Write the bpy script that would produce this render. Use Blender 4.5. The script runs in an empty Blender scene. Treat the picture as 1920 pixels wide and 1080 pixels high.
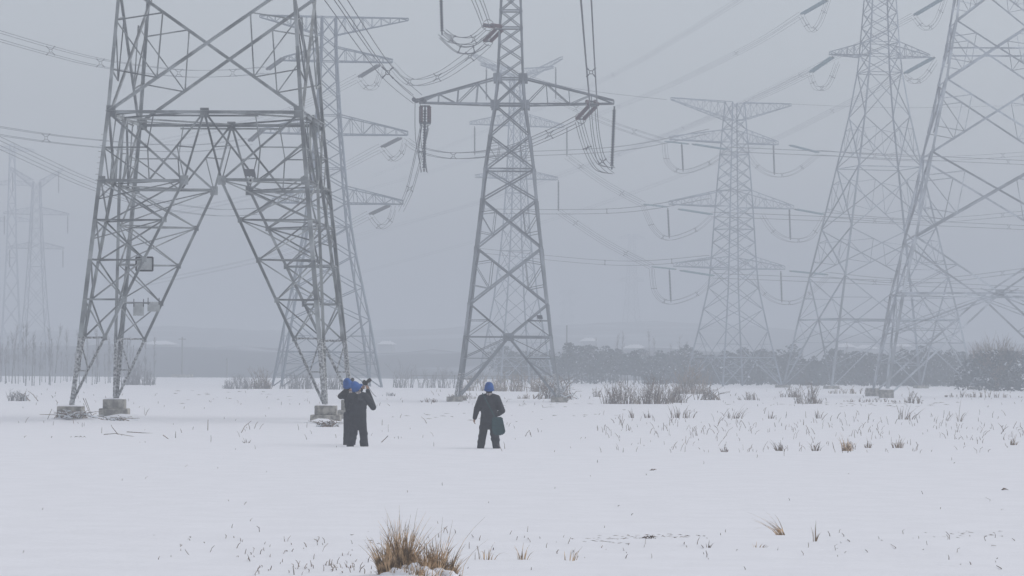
import bpy, bmesh, math, random
from mathutils import Vector, Matrix, noise
rnd = random.Random(11)
S = bpy.context.scene
C = S.collection
# ------------------------------------------------------------------ camera
F, PX, PY, H, ROLL = 6500.0, 960.0, 685.0, 2.15, math.radians(0.4)   # focal length in photo pixels, eye height
cam = bpy.data.cameras.new('camera'); camo = bpy.data.objects.new('camera', cam); C.objects.link(camo)
cam.sensor_width = 36; cam.lens = F / 1920 * 36; cam.shift_y = (PY - 540) / 1920
cam.clip_start = 0.5; cam.clip_end = 20000
camo.location = (0, 0, H); camo.rotation_euler = (math.pi / 2, -ROLL, 0)
S.camera = camo
# ------------------------------------------------------------------ sky and sun (overcast)
SUN_EL, SUN_AZ = math.radians(52), math.radians(80)
world = bpy.data.worlds.new('World'); S.world = world; world.use_nodes = True
nt = world.node_tree; nt.nodes.clear()
sky = nt.nodes.new('ShaderNodeTexSky'); sky.sky_type = 'NISHITA'; sky.sun_disc = False
sky.sun_elevation = SUN_EL; sky.sun_rotation = SUN_AZ; sky.air_density = 1.0; sky.dust_density = 1.0; sky.ozone_density = 1.0
hs = nt.nodes.new('ShaderNodeHueSaturation'); hs.inputs['Saturation'].default_value = 0.30
bg = nt.nodes.new('ShaderNodeBackground'); bg.inputs['Strength'].default_value = 0.10
wo = nt.nodes.new('ShaderNodeOutputWorld')
nt.links.new(sky.outputs[0], hs.inputs['Color']); nt.links.new(hs.outputs[0], bg.inputs[0]); nt.links.new(bg.outputs[0], wo.inputs[0])
sl = bpy.data.lights.new('sun', 'SUN'); sl.energy = 1.5; sl.angle = math.radians(75); sl.color = (1.0, 0.98, 0.95)
so = bpy.data.objects.new('sun', sl); C.objects.link(so)
sd = Vector((math.sin(SUN_AZ) * math.cos(SUN_EL), math.cos(SUN_AZ) * math.cos(SUN_EL), math.sin(SUN_EL)))
so.rotation_euler = sd.to_track_quat('Z', 'Y').to_euler()
S.view_settings.view_transform = 'Standard'; S.view_settings.look = 'None'
S.view_settings.exposure = 0.21; S.view_settings.gamma = 1.0; S.view_settings.use_curve_mapping = False
S.cycles.use_denoising = True
S.cycles.volume_bounces = 3; S.cycles.max_bounces = 8
HAZE_DENSITY, HAZE_COLOR = 0.0021, (0.675, 0.712, 0.763)

# ------------------------------------------------------------------ helpers
def W(x, y, d):
    """the point at depth d seen at photo pixel (x, y)"""
    dx, dy = x - PX, y - PY
    c, s = math.cos(ROLL), math.sin(ROLL)
    return Vector(((dx * c + dy * s) * d / F, d, H - (-dx * s + dy * c) * d / F))
def gx(x, d): return W(x, 740, d).x
def lerp(a, b, t): return a + (b - a) * t

def nodes_mat(name, color, rough=0.7, metal=0.0, var=0.25, scale=1.5, bump=0.0, bscale=20.0, color2=None, lo=0.42, hi=0.6, detail=4, rand=0.0):
    m = bpy.data.materials.new(name); m.use_nodes = True
    t = m.node_tree; b = t.nodes['Principled BSDF']
    b.inputs['Roughness'].default_value = rough; b.inputs['Metallic'].default_value = metal
    b.inputs['Specular IOR Level'].default_value = 0.3
    g = t.nodes.new('ShaderNodeNewGeometry')
    n = t.nodes.new('ShaderNodeTexNoise'); n.inputs['Scale'].default_value = scale; n.inputs['Detail'].default_value = detail
    r = t.nodes.new('ShaderNodeValToRGB')
    c2 = color2 if color2 else tuple(min(1, c * (1 + var)) for c in color)
    c1 = color if color2 else tuple(c * (1 - var) for c in color)
    r.color_ramp.elements[0].position = lo; r.color_ramp.elements[0].color = (*c1, 1)
    r.color_ramp.elements[1].position = hi; r.color_ramp.elements[1].color = (*c2, 1)
    t.links.new(g.outputs['Position'], n.inputs['Vector']); t.links.new(n.outputs['Fac'], r.inputs[0]); t.links.new(r.outputs[0], b.inputs['Base Color'])
    if rand:      # each bar weathered a little differently
        oi = t.nodes.new('ShaderNodeObjectInfo'); mr = t.nodes.new('ShaderNodeMapRange'); mx = t.nodes.new('ShaderNodeHueSaturation')
        mr.inputs['To Min'].default_value = 1 - rand; mr.inputs['To Max'].default_value = 1 + rand
        t.links.new(oi.outputs['Random'], mr.inputs['Value']); t.links.new(mr.outputs[0], mx.inputs['Value']); t.links.new(r.outputs[0], mx.inputs['Color']); t.links.new(mx.outputs[0], b.inputs['Base Color'])
    if bump:
        n2 = t.nodes.new('ShaderNodeTexNoise'); n2.inputs['Scale'].default_value = bscale; n2.inputs['Detail'].default_value = 6
        bu = t.nodes.new('ShaderNodeBump'); bu.inputs['Strength'].default_value = bump; bu.inputs['Distance'].default_value = 0.05
        t.links.new(g.outputs['Position'], n2.inputs['Vector']); t.links.new(n2.outputs['Fac'], bu.inputs['Height']); t.links.new(bu.outputs[0], b.inputs['Normal'])
    return m
M = {}
M['snow'] = nodes_mat('snow', (0.795, 0.80, 0.845), 0.9, var=0.015, scale=1.2, bump=0.25, bscale=5.0)
M['steel'] = nodes_mat('galvanised_steel', (0.25, 0.265, 0.27), 0.6, 0.1, 0.28, 1.2, rand=.3)
M['steel_mid'] = nodes_mat('galvanised_steel_weathered', (0.23, 0.248, 0.27), 0.6, 0.1, 0.2, 0.7, rand=.3)
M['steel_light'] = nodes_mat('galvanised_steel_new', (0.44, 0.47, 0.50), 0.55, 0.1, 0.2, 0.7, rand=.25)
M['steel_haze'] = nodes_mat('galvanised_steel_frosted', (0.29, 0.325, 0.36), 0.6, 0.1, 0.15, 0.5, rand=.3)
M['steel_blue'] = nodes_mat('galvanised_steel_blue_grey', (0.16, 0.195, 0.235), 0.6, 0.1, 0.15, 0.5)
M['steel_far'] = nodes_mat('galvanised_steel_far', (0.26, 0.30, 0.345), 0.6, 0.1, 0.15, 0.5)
M['steel_snowy'] = nodes_mat('steel_with_stuck_snow', (0.16, 0.165, 0.165), 0.8, 0, color2=(0.60, 0.61, 0.62), scale=13.0, lo=0.40, hi=0.66, bump=0.3, detail=9)
M['concrete'] = nodes_mat('concrete', (0.31, 0.295, 0.265), 0.9, 0, 0.35, 5.0, bump=0.4, bscale=30)
M['wire'] = nodes_mat('aluminium_wire', (0.10, 0.108, 0.12), 0.6, 0.2, 0.1, 1.0)
M['insul_dark'] = nodes_mat('grey_rubber_insulator', (0.05, 0.055, 0.065), 0.5, 0, 0.1, 2)
M['insul_red'] = nodes_mat('brown_porcelain', (0.085, 0.035, 0.04), 0.35, 0, 0.15, 2)
M['insul_glass'] = nodes_mat('teal_glass_insulator', (0.16, 0.26, 0.29), 0.3, 0, 0.15, 2)
M['twig'] = nodes_mat('bare_twig', (0.19, 0.148, 0.118), 0.9, 0, 0.35, 3)
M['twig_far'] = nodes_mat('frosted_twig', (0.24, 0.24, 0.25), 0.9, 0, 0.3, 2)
M['bark_pale'] = nodes_mat('pale_bark', (0.26, 0.27, 0.28), 0.9, 0, 0.3, 1.5)
M['reed'] = nodes_mat('dry_reed', (0.23, 0.175, 0.128), 0.9, 0, 0.35, 2)
M['straw'] = nodes_mat('dry_grass_blade', (0.46, 0.325, 0.20), 0.85, 0, 0.6, 11)
M['needles'] = nodes_mat('dark_evergreen', (0.028, 0.045, 0.055), 0.9, 0, 0.4, 0.4)
M['leafsnow'] = nodes_mat('snow_on_leaves', (0.62, 0.65, 0.69), 0.9, 0, 0.1, 1)
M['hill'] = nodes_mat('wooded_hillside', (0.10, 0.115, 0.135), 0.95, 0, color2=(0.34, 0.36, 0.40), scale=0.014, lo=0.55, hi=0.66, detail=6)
M['cloth'] = nodes_mat('dark_quilted_cloth', (0.020, 0.021, 0.027), 0.85, 0, 0.2, 6, bump=0.25, bscale=14)
M['trouser'] = nodes_mat('charcoal_trouser_cloth', (0.023, 0.024, 0.030), 0.9, 0, 0.2, 6, bump=0.2, bscale=18)
M['blue'] = nodes_mat('blue_hat', (0.016, 0.085, 0.30), 0.6, 0, 0.15, 9)
M['skin'] = nodes_mat('skin', (0.36, 0.22, 0.16), 0.6, 0, 0.08, 8)
M['scarf'] = nodes_mat('checked_collar', (0.16, 0.12, 0.12), 0.9, 0, color2=(0.5, 0.46, 0.44), scale=28, lo=0.45, hi=0.55)
M['hair'] = nodes_mat('black_hair', (0.015, 0.014, 0.014), 0.6, 0, 0.2, 30)
M['boot'] = nodes_mat('black_boot', (0.02, 0.02, 0.022), 0.7, 0, 0.2, 12)
M['green'] = nodes_mat('dark_green_canvas', (0.018, 0.055, 0.06), 0.85, 0, 0.15, 10, bump=0.2)
M['black'] = nodes_mat('black_plastic', (0.014, 0.014, 0.015), 0.45, 0, 0.1, 10)
M['panel'] = nodes_mat('blue_grey_panel', (0.05, 0.06, 0.075), 0.3, 0, 0.1, 5)
M['plate'] = nodes_mat('white_plate', (0.46, 0.48, 0.48), 0.7, 0, 0.12, 3)
M['glass'] = nodes_mat('lens_glass', (0.02, 0.02, 0.025), 0.1, 0, 0.1, 5)
M['house'] = nodes_mat('far_plaster', (0.16, 0.165, 0.175), 0.9, 0, 0.1, 0.5)
M['wood'] = nodes_mat('grey_wood_pole', (0.12, 0.115, 0.11), 0.9, 0, 0.2, 2)
M['glove'] = nodes_mat('pale_glove', (0.45, 0.42, 0.38), 0.9, 0, 0.1, 20)

def tag(o, label=None, cat=None, group=None, kind=None):
    if label: o['label'] = label
    if cat: o['category'] = cat
    if group: o['group'] = group
    if kind: o['kind'] = kind
    return o
def empty(name, loc=(0, 0, 0), rz=0, parent=None):
    o = bpy.data.objects.new(name, None); C.objects.link(o); o.location = loc; o.rotation_euler = (0, 0, rz)
    o.empty_display_size = 0.2
    if parent: o.parent = parent
    return o
def mesh_obj(name, verts, faces, mats, parent=None, loc=(0, 0, 0), smooth=False, mi=None):
    me = bpy.data.meshes.new(name); me.from_pydata([tuple(v) for v in verts], [], faces); me.update()
    for m in (mats if isinstance(mats, (list, tuple)) else [mats]): me.materials.append(m)
    if mi: me.polygons.foreach_set('material_index', mi)
    if smooth: me.polygons.foreach_set('use_smooth', [True] * len(faces))
    o = bpy.data.objects.new(name, me); C.objects.link(o); o.location = loc
    if parent: o.parent = parent
    return o
def data_obj(name, me, parent=None):
    o = bpy.data.objects.new(name, me); C.objects.link(o)
    if parent: o.parent = parent
    return o
def frame(d, ref=None):
    z = d.normalized()
    r = Vector(ref) if ref is not None else (Vector((0, 0, 1)) if abs(z.z) < 0.9 else Vector((1, 0, 0)))
    x = r - z * r.dot(z)
    if x.length < 1e-4: x = z.orthogonal()
    x.normalize(); return x, z.cross(x), z
class Geo:
    def __init__(s): s.v = []; s.f = []; s.m = []
    def tube(s, pts, rad, sides=4, mi=0, cap=True):
        pts = [Vector(p) for p in pts]; n = len(pts); b = len(s.v)
        for i, p in enumerate(pts):
            d = pts[min(i + 1, n - 1)] - pts[max(i - 1, 0)]
            if d.length < 1e-6: d = Vector((0, 0, 1))
            x, y, _ = frame(d); r = rad[i] if isinstance(rad, (list, tuple)) else rad
            for k in range(sides):
                a = 2 * math.pi * k / sides
                s.v.append(p + x * math.cos(a) * r + y * math.sin(a) * r)
        for i in range(n - 1):
            for k in range(sides):
                s.f.append((b + i * sides + k, b + i * sides + (k + 1) % sides, b + (i + 1) * sides + (k + 1) % sides, b + (i + 1) * sides + k)); s.m.append(mi)
        if cap:
            s.f.append(tuple(b + k for k in reversed(range(sides)))); s.m.append(mi)
            s.f.append(tuple(b + (n - 1) * sides + k for k in range(sides))); s.m.append(mi)
    def box(s, c, sx, sy, sz, rz=0, mi=0, taper=1.0):
        b = len(s.v); ca, sa = math.cos(rz), math.sin(rz)
        for dz in (-.5, .5):
            k = taper if dz > 0 else 1
            for dx, dy in ((-.5, -.5), (.5, -.5), (.5, .5), (-.5, .5)):
                x, y = dx * sx * k, dy * sy * k
                s.v.append(Vector((c[0] + x * ca - y * sa, c[1] + x * sa + y * ca, c[2] + dz * sz)))
        for f in ((3, 2, 1, 0), (4, 5, 6, 7), (0, 1, 5, 4), (1, 2, 6, 5), (2, 3, 7, 6), (3, 0, 4, 7)):
            s.f.append(tuple(b + i for i in f)); s.m.append(mi)
    def bar(s, a, b_, w):
        s.tube([a, b_], w * 0.33, 4)
    def ribbon(s, pts, w, side, mi=0):
        b = len(s.v); n = len(pts)
        for i, p in enumerate(pts):
            k = w * (1 - (i / (n - 1)) ** 1.6) + 0.0006
            up = Vector((side.y, -side.x, 0)) * k * 0.4
            s.v += [p - side * k, p + up, p + side * k]
        for i in range(n - 1):
            for q in (0, 1):
                s.f.append((b + i * 3 + q, b + i * 3 + q + 1, b + i * 3 + q + 4, b + i * 3 + q + 3)); s.m.append(mi)
    def obj(s, name, mats, parent=None, loc=(0, 0, 0), smooth=False):
        return mesh_obj(name, s.v, s.f, mats, parent, loc, smooth, s.m)

# ------------------------------------------------------------------ ground
BUMPS = []      # (x, y, radius, height)
def ground_z(x, y):
    z = 0.0
    if y < 1200:
        k = 1.0 if y < 400 else max(0.0, 1 - (y - 400) / 800)
        z += k * min(1, .35 + y / 160) * (0.030 * noise.noise(Vector((x * 0.11, y * 0.045, 0.3))) + 0.007 * noise.noise(Vector((x * 0.45, y * 0.3, 4.1))) + 0.004 * noise.noise(Vector((x * 1.3, y * 1.0, 9.1))))
        z += 0.09 * math.exp(-((y - 82 - 0.10 * x) / 3.0) ** 2)          # low snow bank in front of the people
        z += 0.10 * math.exp(-((y - 43 + 0.25 * x) / 1.6) ** 2) * (0.5 + 0.5 * noise.noise(Vector((x * 0.5, 0, 7))))
    for bx, by, br, bh in BUMPS:
        d2 = ((x - bx) ** 2 + (y - by) ** 2) / (br * br)
        if d2 < 9: z += bh * math.exp(-d2) * (1 + 0.5 * noise.noise(Vector((x * 2.1, y * 2.1, 1))))
    if y > 650:
        t = min(1, (y - 650) / 900); z += 0.0 * t
    return z
T1C = Vector((-11.24, 131.9, 0)); T1YAW = math.radians(-3.2)
fg = W(790, 1062, 35.2)
BUMPS += [(fg.x + .02, 34.7, 0.34, 0.035), (fg.x - .25, 34.95, 0.3, 0.03),
          (-16.5, 126.2, 0.45, 0.26), (-15.4, 126.1, 0.5, 0.24), (-6.9, 125.6, 0.5, 0.20), (-6.0, 125.9, 0.45, 0.24), (-15.2, 135.6, 0.5, 0.22), (-14.2, 135.4, 0.4, 0.12), (-2.9, 204.2, .8, .2), (2.9, 204.2, .8, .25)]
def build_ground():
    ys = [-600, -200, -60, 0, 15]
    y = 28.0
    while y < 3400: ys.append(y); y *= 1.0065 if y < 60 else (1.009 if y < 330 else 1.03)
    ys.append(3400)
    us = [-1 + 2 * i / 180 for i in range(181)]
    verts, faces = [], []
    for y in ys:
        half = max(30, abs(y) * 0.17 + 6)
        xs = [-3000, -400] + [u * half for u in us] + [400, 3000] if half < 390 else [-3000, -half - 40] + [u * half for u in us] + [half + 40, 3000]
        for x in xs: verts.append((x, y, ground_z(x, y)))
    n = len(us) + 4
    for j in range(len(ys) - 1):
        for i in range(n - 1):
            a = j * n + i; faces.append((a, a + 1, a + n + 1, a + n))
    g = mesh_obj('snow_field', verts, faces, M['snow'], smooth=True); tag(g, 'flat field under fresh snow', kind='structure')
build_ground()

# far hills
def hill(name, label, y0, y1, x0, x1, hfun):
    verts, faces = [], []; nx, ny = 160, 14
    for j in range(ny + 1):
        for i in range(nx + 1):
            x = lerp(x0, x1, i / nx); t = j / ny; y = lerp(y0, y1, t)
            z = hfun(x) * (math.sin(t * math.pi / 2) ** 0.8) - 0.4 * (1 - t)
            z += (1.8 * noise.noise(Vector((x * 0.05, y * 0.02, 2))) + 1.2 * noise.noise(Vector((x * 0.16, y * 0.05, 5)))) * t * .7
            verts.append((x, y, z))
    for j in range(ny):
        for i in range(nx):
            a = j * (nx + 1) + i; faces.append((a, a + 1, a + nx + 2, a + nx + 1))
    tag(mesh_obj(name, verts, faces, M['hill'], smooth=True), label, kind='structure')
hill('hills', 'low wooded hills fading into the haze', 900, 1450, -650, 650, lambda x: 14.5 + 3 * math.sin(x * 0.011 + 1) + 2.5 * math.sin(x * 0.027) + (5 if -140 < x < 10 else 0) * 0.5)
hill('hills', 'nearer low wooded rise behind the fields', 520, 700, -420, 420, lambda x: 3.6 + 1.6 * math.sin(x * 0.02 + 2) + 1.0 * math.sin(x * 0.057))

# ------------------------------------------------------------------ lattice towers
def angle_mesh(mat):
    t = 0.16
    pr = [(0, 0), (1, 0), (1, t), (t, t), (t, 1), (0, 1)]
    v = [(x - .3, y - .3, z) for z in (0, 1) for x, y in pr]
    f = [(i, (i + 1) % 6, 6 + (i + 1) % 6, 6 + i) for i in range(6)] + [(5, 4, 3, 2, 1, 0), (6, 7, 8, 9, 10, 11)]
    me = bpy.data.meshes.new('steel_angle'); me.from_pydata(v, [], f); me.materials.append(mat); me.update(); return me
def cube_mesh(mat):
    v = [(x, y, z) for z in (-.5, .5) for x, y in ((-.5, -.5), (.5, -.5), (.5, .5), (-.5, .5))]
    f = [(3, 2, 1, 0), (4, 5, 6, 7), (0, 1, 5, 4), (1, 2, 6, 5), (2, 3, 7, 6), (3, 0, 4, 7)]
    me = bpy.data.meshes.new('plate'); me.from_pydata(v, [], f); me.materials.append(mat); me.update(); return me
ANG = {k: angle_mesh(M[k]) for k in ('steel', 'steel_mid', 'steel_light', 'steel_haze', 'steel_snowy')}
CUB = {k: cube_mesh(M[k]) for k in ('steel', 'steel_mid', 'steel_light', 'steel_haze')}

class Tower:
    def __init__(s, label, x, d, yaw, prof, mat, fine=False, group=None, zy=None, loc=None):
        """prof: list of (photo y, half side in photo px) at the tower's depth"""
        s.d = d; s.k = d / F; s.mat = mat; s.fine = fine; s.axx = x
        s.loc = Vector(loc) if loc else Vector((W(x, 720, d).x, d, 0))
        s.root = empty('transmission_tower', s.loc, yaw)
        tag(s.root, label, 'tower', group or 'steel lattice towers carrying the power lines')
        s.mw = Matrix.Translation(s.loc) @ Matrix.Rotation(yaw, 4, 'Z')
        s.prof = sorted((s.z(y), p * s.k) for y, p in prof) if loc is None else sorted(prof)
        s.parts = {}; s.snow_below = -1; s.wf = 0.60
    def z(s, y): return W(s.axx, y, s.d).z
    def hw(s, z):
        p = s.prof
        if z <= p[0][0]: return p[0][1] + (p[0][0] - z) * (p[0][1] - p[1][1]) / (p[1][0] - p[0][0])
        for (a, b), (c, e) in zip(p, p[1:]):
            if z <= c: return b + (e - b) * (z - a) / (c - a)
        return p[-1][1]
    def P(s, f, u, z):
        h = s.hw(z); x, y = u * h, -h
        for _ in range(f): x, y = -y, x
        return Vector((x, y, z))
    def Wd(s, x, y, z): return s.mw @ Vector((x, y, z))
    def bar(s, a, b, w, name='brace', key=0, ref=None, parent=None):
        if s.fine:
            w *= s.wf
            low = max(a.z, b.z) < s.snow_below
            me = ANG['steel_snowy' if low else s.mat]
            o = data_obj(name, me, parent or s.root)
            d = b - a; x, y, z = frame(d, ref)
            m = Matrix.Identity(4)
            for i in range(3): m[i][0] = x[i] * w; m[i][1] = y[i] * w; m[i][2] = d[i]; m[i][3] = a[i]
            o.matrix_basis = m; return o
        s.parts.setdefault((name, key), Geo()).bar(a, b, w)
    def plate(s, p, nrm, sx, sz, t=0.03):
        if not s.fine: return
        o = data_obj('gusset_plate', CUB[s.mat], s.root); z = Vector((0, 0, 1)); n = Vector(nrm).normalized(); x = n.cross(z).normalized()
        m = Matrix.Identity(4)
        for i in range(3): m[i][0] = x[i] * sx; m[i][1] = n[i] * t; m[i][2] = z[i] * sz; m[i][3] = p[i]
        o.matrix_basis = m
    def legs(s, zs, w, w2=None):
        for f in range(4):
            for i, (a, b) in enumerate(zip(zs, zs[1:])):
                ww = lerp(w, w2 or w, i / max(1, len(zs) - 2))
                p, q = s.P(f, -1, a), s.P(f, -1, b)
                c = Vector((p.x, p.y, 0)); x = Vector((-c.x, 0, 0)) if f % 2 == 0 else Vector((0, -c.y, 0))
                s.bar(p, q, ww, 'leg', f, ref=x)
    def X(s, z0, z1, w, red=0, top=False, hor=0.8):
        for f in range(4):
            n = s.P(f, 0, z0) * 1.0; n.z = 0; n.normalize(); off = n * (-w * 0.7)
            a, b, c, d = s.P(f, -1, z0), s.P(f, 1, z0), s.P(f, -1, z1), s.P(f, 1, z1)
            s.bar(a, d, w, ref=n); s.bar(b + off, c + off, w, ref=n)
            if top: s.bar(c, d, w * hor, 'strut', ref=n)
            if red:
                t = (a - b).length / ((a - b).length + (c - d).length); mid = lerp(a, d, t)
                for p, q in ((a, c), (b, d)):
                    q1 = lerp(p, mid, .5); q2 = lerp(q, mid, .5); la, lb = lerp(p, q, t * .62), lerp(p, q, t + (1 - t) * .38)
                    s.bar(q1, q2, red, 'strut', ref=n); s.bar(la, q1, red, 'strut', ref=n)
                    s.bar(lb, q1, red, 'strut', ref=n); s.bar(lb, q2, red, 'strut', ref=n)
    def base(s, z0, zc, z1, w, red):
        for f in range(4):
            n = s.P(f, 0, z0); n.z = 0; n.normalize()
            cc = s.P(f, 0, zc); l, r = s.P(f, -1, zc), s.P(f, 1, zc)
            s.bar(l, cc, w, 'strut', ref=n); s.bar(r, cc, w, 'strut', ref=n)
            s.plate(cc, n, w * 2.6, w * 2.2)
            for sg, e in ((-1, l), (1, r)):
                a, c = s.P(f, sg, z0), s.P(f, sg, z1)
                s.bar(a, cc, w, ref=n); s.bar(cc, c, w, ref=n)
                if red:
                    for t in (.33, .66):
                        s.bar(lerp(a, e, t), lerp(a, cc, t), red, 'strut', ref=n)
                        s.bar(lerp(a, e, t), lerp(a, cc, t + .3) if t < .5 else cc, red, 'strut', ref=n)
                    s.bar(e, lerp(a, cc, .66), red, 'strut', ref=n)
                    m_ = lerp(cc, c, .5); s.bar(m_, e, red, 'strut', ref=n); s.bar(m_, lerp(e, c, .5), red, 'strut', ref=n)
            if red:    # plan bracing on the lower horizontal
                s.bar(cc, s.P((f + 1) % 4, 0, zc), red * 1.2, 'strut')
    def ring(s, z, w):
        for f in range(4): s.bar(s.P(f, -1, z), s.P(f, 1, z), w, 'strut', ref=(0, 0, 1))
    def arm(s, side, zb, zt, tb, tt, L, w, n=5, tw=0.25, key=0):
        """crossarm: chords from the body corners at zb/zt to a tip at tb/tt"""
        par = empty('crossarm', parent=s.root) if s.fine else None
        nm = 'crossarm'; k = (key, side)
        hb, ht = s.hw(zb), s.hw(zt)
        ch = {}
        for e in (-1, 1):
            b0, b1 = Vector((side * hb, e * hb, zb)), Vector((side * L, e * tw, tb))
            t0, t1 = Vector((side * ht, e * ht, zt)), Vector((side * L, e * tw, tt))
            ch[e] = [(lerp(b0, b1, i / n), lerp(t0, t1, i / n)) for i in range(n + 1)]
            s.bar(b0, b1, w, 'chord' if s.fine else nm, k, parent=par); s.bar(t0, t1, w, 'chord' if s.fine else nm, k, parent=par)
            for i in range(1, n + 1):
                b, t = ch[e][i]; pb, pt = ch[e][i - 1]
                if (b - t).length > 0.1: s.bar(b, t, w * .55, 'web' if s.fine else nm, k, parent=par)
                if i % 2: s.bar(pb, t, w * .55, 'web' if s.fine else nm, k, parent=par)
                else: s.bar(pt, b, w * .55, 'web' if s.fine else nm, k, parent=par)
        for i in range(1, n + 1):
            s.bar(ch[-1][i][0], ch[1][i][0], w * .5, 'web' if s.fine else nm, k, parent=par)
            s.bar(ch[-1][i - 1][0], ch[1][i][0], w * .45, 'web' if s.fine else nm, k, parent=par)
    def finish(s):
        for (nm, key), g in s.parts.items():
            o = g.obj({'brace': 'lattice_bracing', 'strut': 'lattice_struts'}.get(nm, nm), M[s.mat], s.root)
            if nm in ('brace', 'strut'): o['kind'] = 'stuff'

# ---- the nearest tower (portal base), straddling the left of the picture
def zt1(y): return 2.15 + (681 - y) * 127.8 / F
T1 = Tower('nearest grey lattice tower with a tall A-shaped opening between its legs, beside the two photographers', 0, 130, T1YAW,
           [(0.5, 4.71), (11.47, 3.62), (16.3, 3.27), (24, 2.6), (34, 1.3)], 'steel', True, loc=T1C)
T1.snow_below = 3.2; T1.wf = .59
zR, zN = 11.47, 8.91
lv = [8.91, 7.44, 5.96, 4.49, 3.07]
T1.legs([0.55, 1.85, 3.07, 4.49, 5.96, 7.44, 8.91, 10.13, 11.47, 13.9, 16.3, 20.5, 24, 29, 34], 0.30, 0.18)
for f in range(4):
    n = T1.P(f, 0, 5); n.z = 0; n.normalize(); nin = -n
    B = lambda a, b, w, nm='brace', off=0.0: T1.bar(a + nin * off, b + nin * off, w, nm, ref=n)
    # ring beam: doubled angles
    B(T1.P(f, -1, zR), T1.P(f, 1, zR), 0.20, 'ring_beam'); B(T1.P(f, -.55, zR - .14), T1.P(f, .55, zR - .14), 0.11, 'ring_beam', .05)
    T1.plate(T1.P(f, 0, zR - .05) + n * .02, n, .32, .36, .06)
    for sg in (-1, 1):
        foot, node, cor = T1.P(f, sg, .58), T1.P(f, .18 * sg, zN), T1.P(f, sg, zR)
        T1.plate(T1.P(f, .96 * sg, zR) + n * .02, n, .30, .42, .05); T1.plate(node + n * .02, n, .30, .34, .06)
        T1.plate(T1.P(f, .97 * sg, zN) + n * .02, n, .24, .28, .04)
        B(T1.P(f, 0, zR), node, 0.14); B(cor, node, 0.15, off=.06); B(T1.P(f, 0, zR), T1.P(f, .52 * sg, zN), 0.13, off=.12)
        B(T1.P(f, sg, zN), node, 0.19, 'strut')
        dpt = lerp(cor, node, .5); d2 = lerp(T1.P(f, 0, zR), T1.P(f, .52 * sg, zN), .5)
        B(T1.P(f, .52 * sg, zR), lerp(cor, node, .52), 0.075, 'strut', .04); B(T1.P(f, sg, 10.13), lerp(cor, node, .52), 0.085, 'strut')
        B(lerp(cor, node, .52), T1.P(f, .52 * sg, zN), 0.085, 'strut', .1); B(T1.P(f, sg, 10.13), T1.P(f, .52 * sg, zN), 0.085, 'strut', .05)
        B(d2, lerp(T1.P(f, 0, zR), node, .52), 0.075, 'strut', .03); B(d2, node, 0.075, 'strut', .09)
        B(node, foot, 0.19, 'inner_leg') if False else None
        pts = [node] + [lerp(node, foot, (zN - z) / (zN - .58)) for z in lv[1:]] + [lerp(node, foot, (zN - 1.85) / (zN - .58)), foot]
        for a, b in zip(pts, pts[1:]): B(a, b, 0.185, 'inner_leg')
        for i, z in enumerate(lv):
            if i: B(T1.P(f, sg, z), pts[i], 0.11, 'strut', .03)
            if i < len(lv) - 1:
                B(T1.P(f, sg, z), pts[i + 1], 0.095, off=.08)
                B(pts[i], T1.P(f, sg, lerp(z, lv[i + 1], .5)), 0.075, 'strut', .02) if i < 2 else None
                T1.plate(pts[i + 1] + n * .02, n, .17, .2, .03)
        B(T1.P(f, sg, 3.07), pts[5], 0.095, off=.08); B(T1.P(f, sg, 1.85), pts[5], 0.08, 'strut', .03)
    # inner diagonal plane between this face's inner leg and the next face's
    g = (f + 1) % 4
    A = [lerp(T1.P(f, .18, zN), T1.P(f, 1, .58), (zN - z) / (zN - .58)) for z in lv]
    D = [lerp(T1.P(g, -.18, zN), T1.P(g, -1, .58), (zN - z) / (zN - .58)) for z in lv]
    for i in range(len(lv)):
        T1.bar(A[i], D[i], 0.085, 'strut', ref=(0, 0, 1))
        if i < len(lv) - 1: T1.bar(A[i], D[i + 1], 0.085); T1.bar(D[i], A[i + 1], 0.085)
    T1.bar(T1.P(f, 0, zR), T1.P(g, 0, zR), 0.11, 'strut', ref=(0, 0, 1)); T1.bar(T1.P(f, .5, zR), T1.P(g, -.5, zR), 0.09, 'strut', ref=(0, 0, 1))
T1.X(zR, 16.3, 0.20, 0.085); T1.X(16.3, 20.5, 0.18, 0.08); T1.X(20.5, 24, 0.16); T1.X(24, 29, 0.13, 0, True); T1.X(29, 34, 0.1, 0, True)
for sg in (-1, 1): T1.arm(sg, 24, 26, 24.2, 24.5, 9.5, .16, 6); T1.arm(sg, 30, 31.6, 30.2, 30.5, 8, .14, 5)
# footings
def footing(corner, tiers, cap=True):
    g = Geo(); zt = 0
    for (sx, sz, zc) in tiers: g.box((0, 0, zc), sx, sx, sz, rz=0.06)
    o = g.obj('footing', M['concrete'], T1.root, loc=(corner.x, corner.y, 0))
    bm = bmesh.new(); bm.from_mesh(o.data); bmesh.ops.bevel(bm, geom=bm.edges[:], offset=0.018, segments=1, affect='EDGES'); bm.to_mesh(o.data); bm.free()
    sx, sz, zc = tiers[-1]; top = zc + sz / 2
    v, f = [], []; n = 12
    for j in range(n + 1):
        for i in range(n + 1):
            x, y = (i / n - .5) * sx * .98, (j / n - .5) * sx * .98; e = min(i, j, n - i, n - j) / n
            v.append((x, y, top + .004 + min(.06, e * .5) * (0.6 + .5 * noise.noise(Vector((x * 6 + corner.x, y * 6, 0))))))
    for j in range(n):
        for i in range(n): a = j * (n + 1) + i; f.append((a, a + 1, a + n + 2, a + n + 1))
    mesh_obj('snow_cap', v, f, M['snow'], o, smooth=True)
c = [T1.P(f, -1, .5) for f in range(4)]     # front-left, front-right, back-right, back-left
footing(c[0], [(.92, .62, .22)]); footing(c[1], [(1.1, .42, .08), (.80, .34, .46)])
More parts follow.
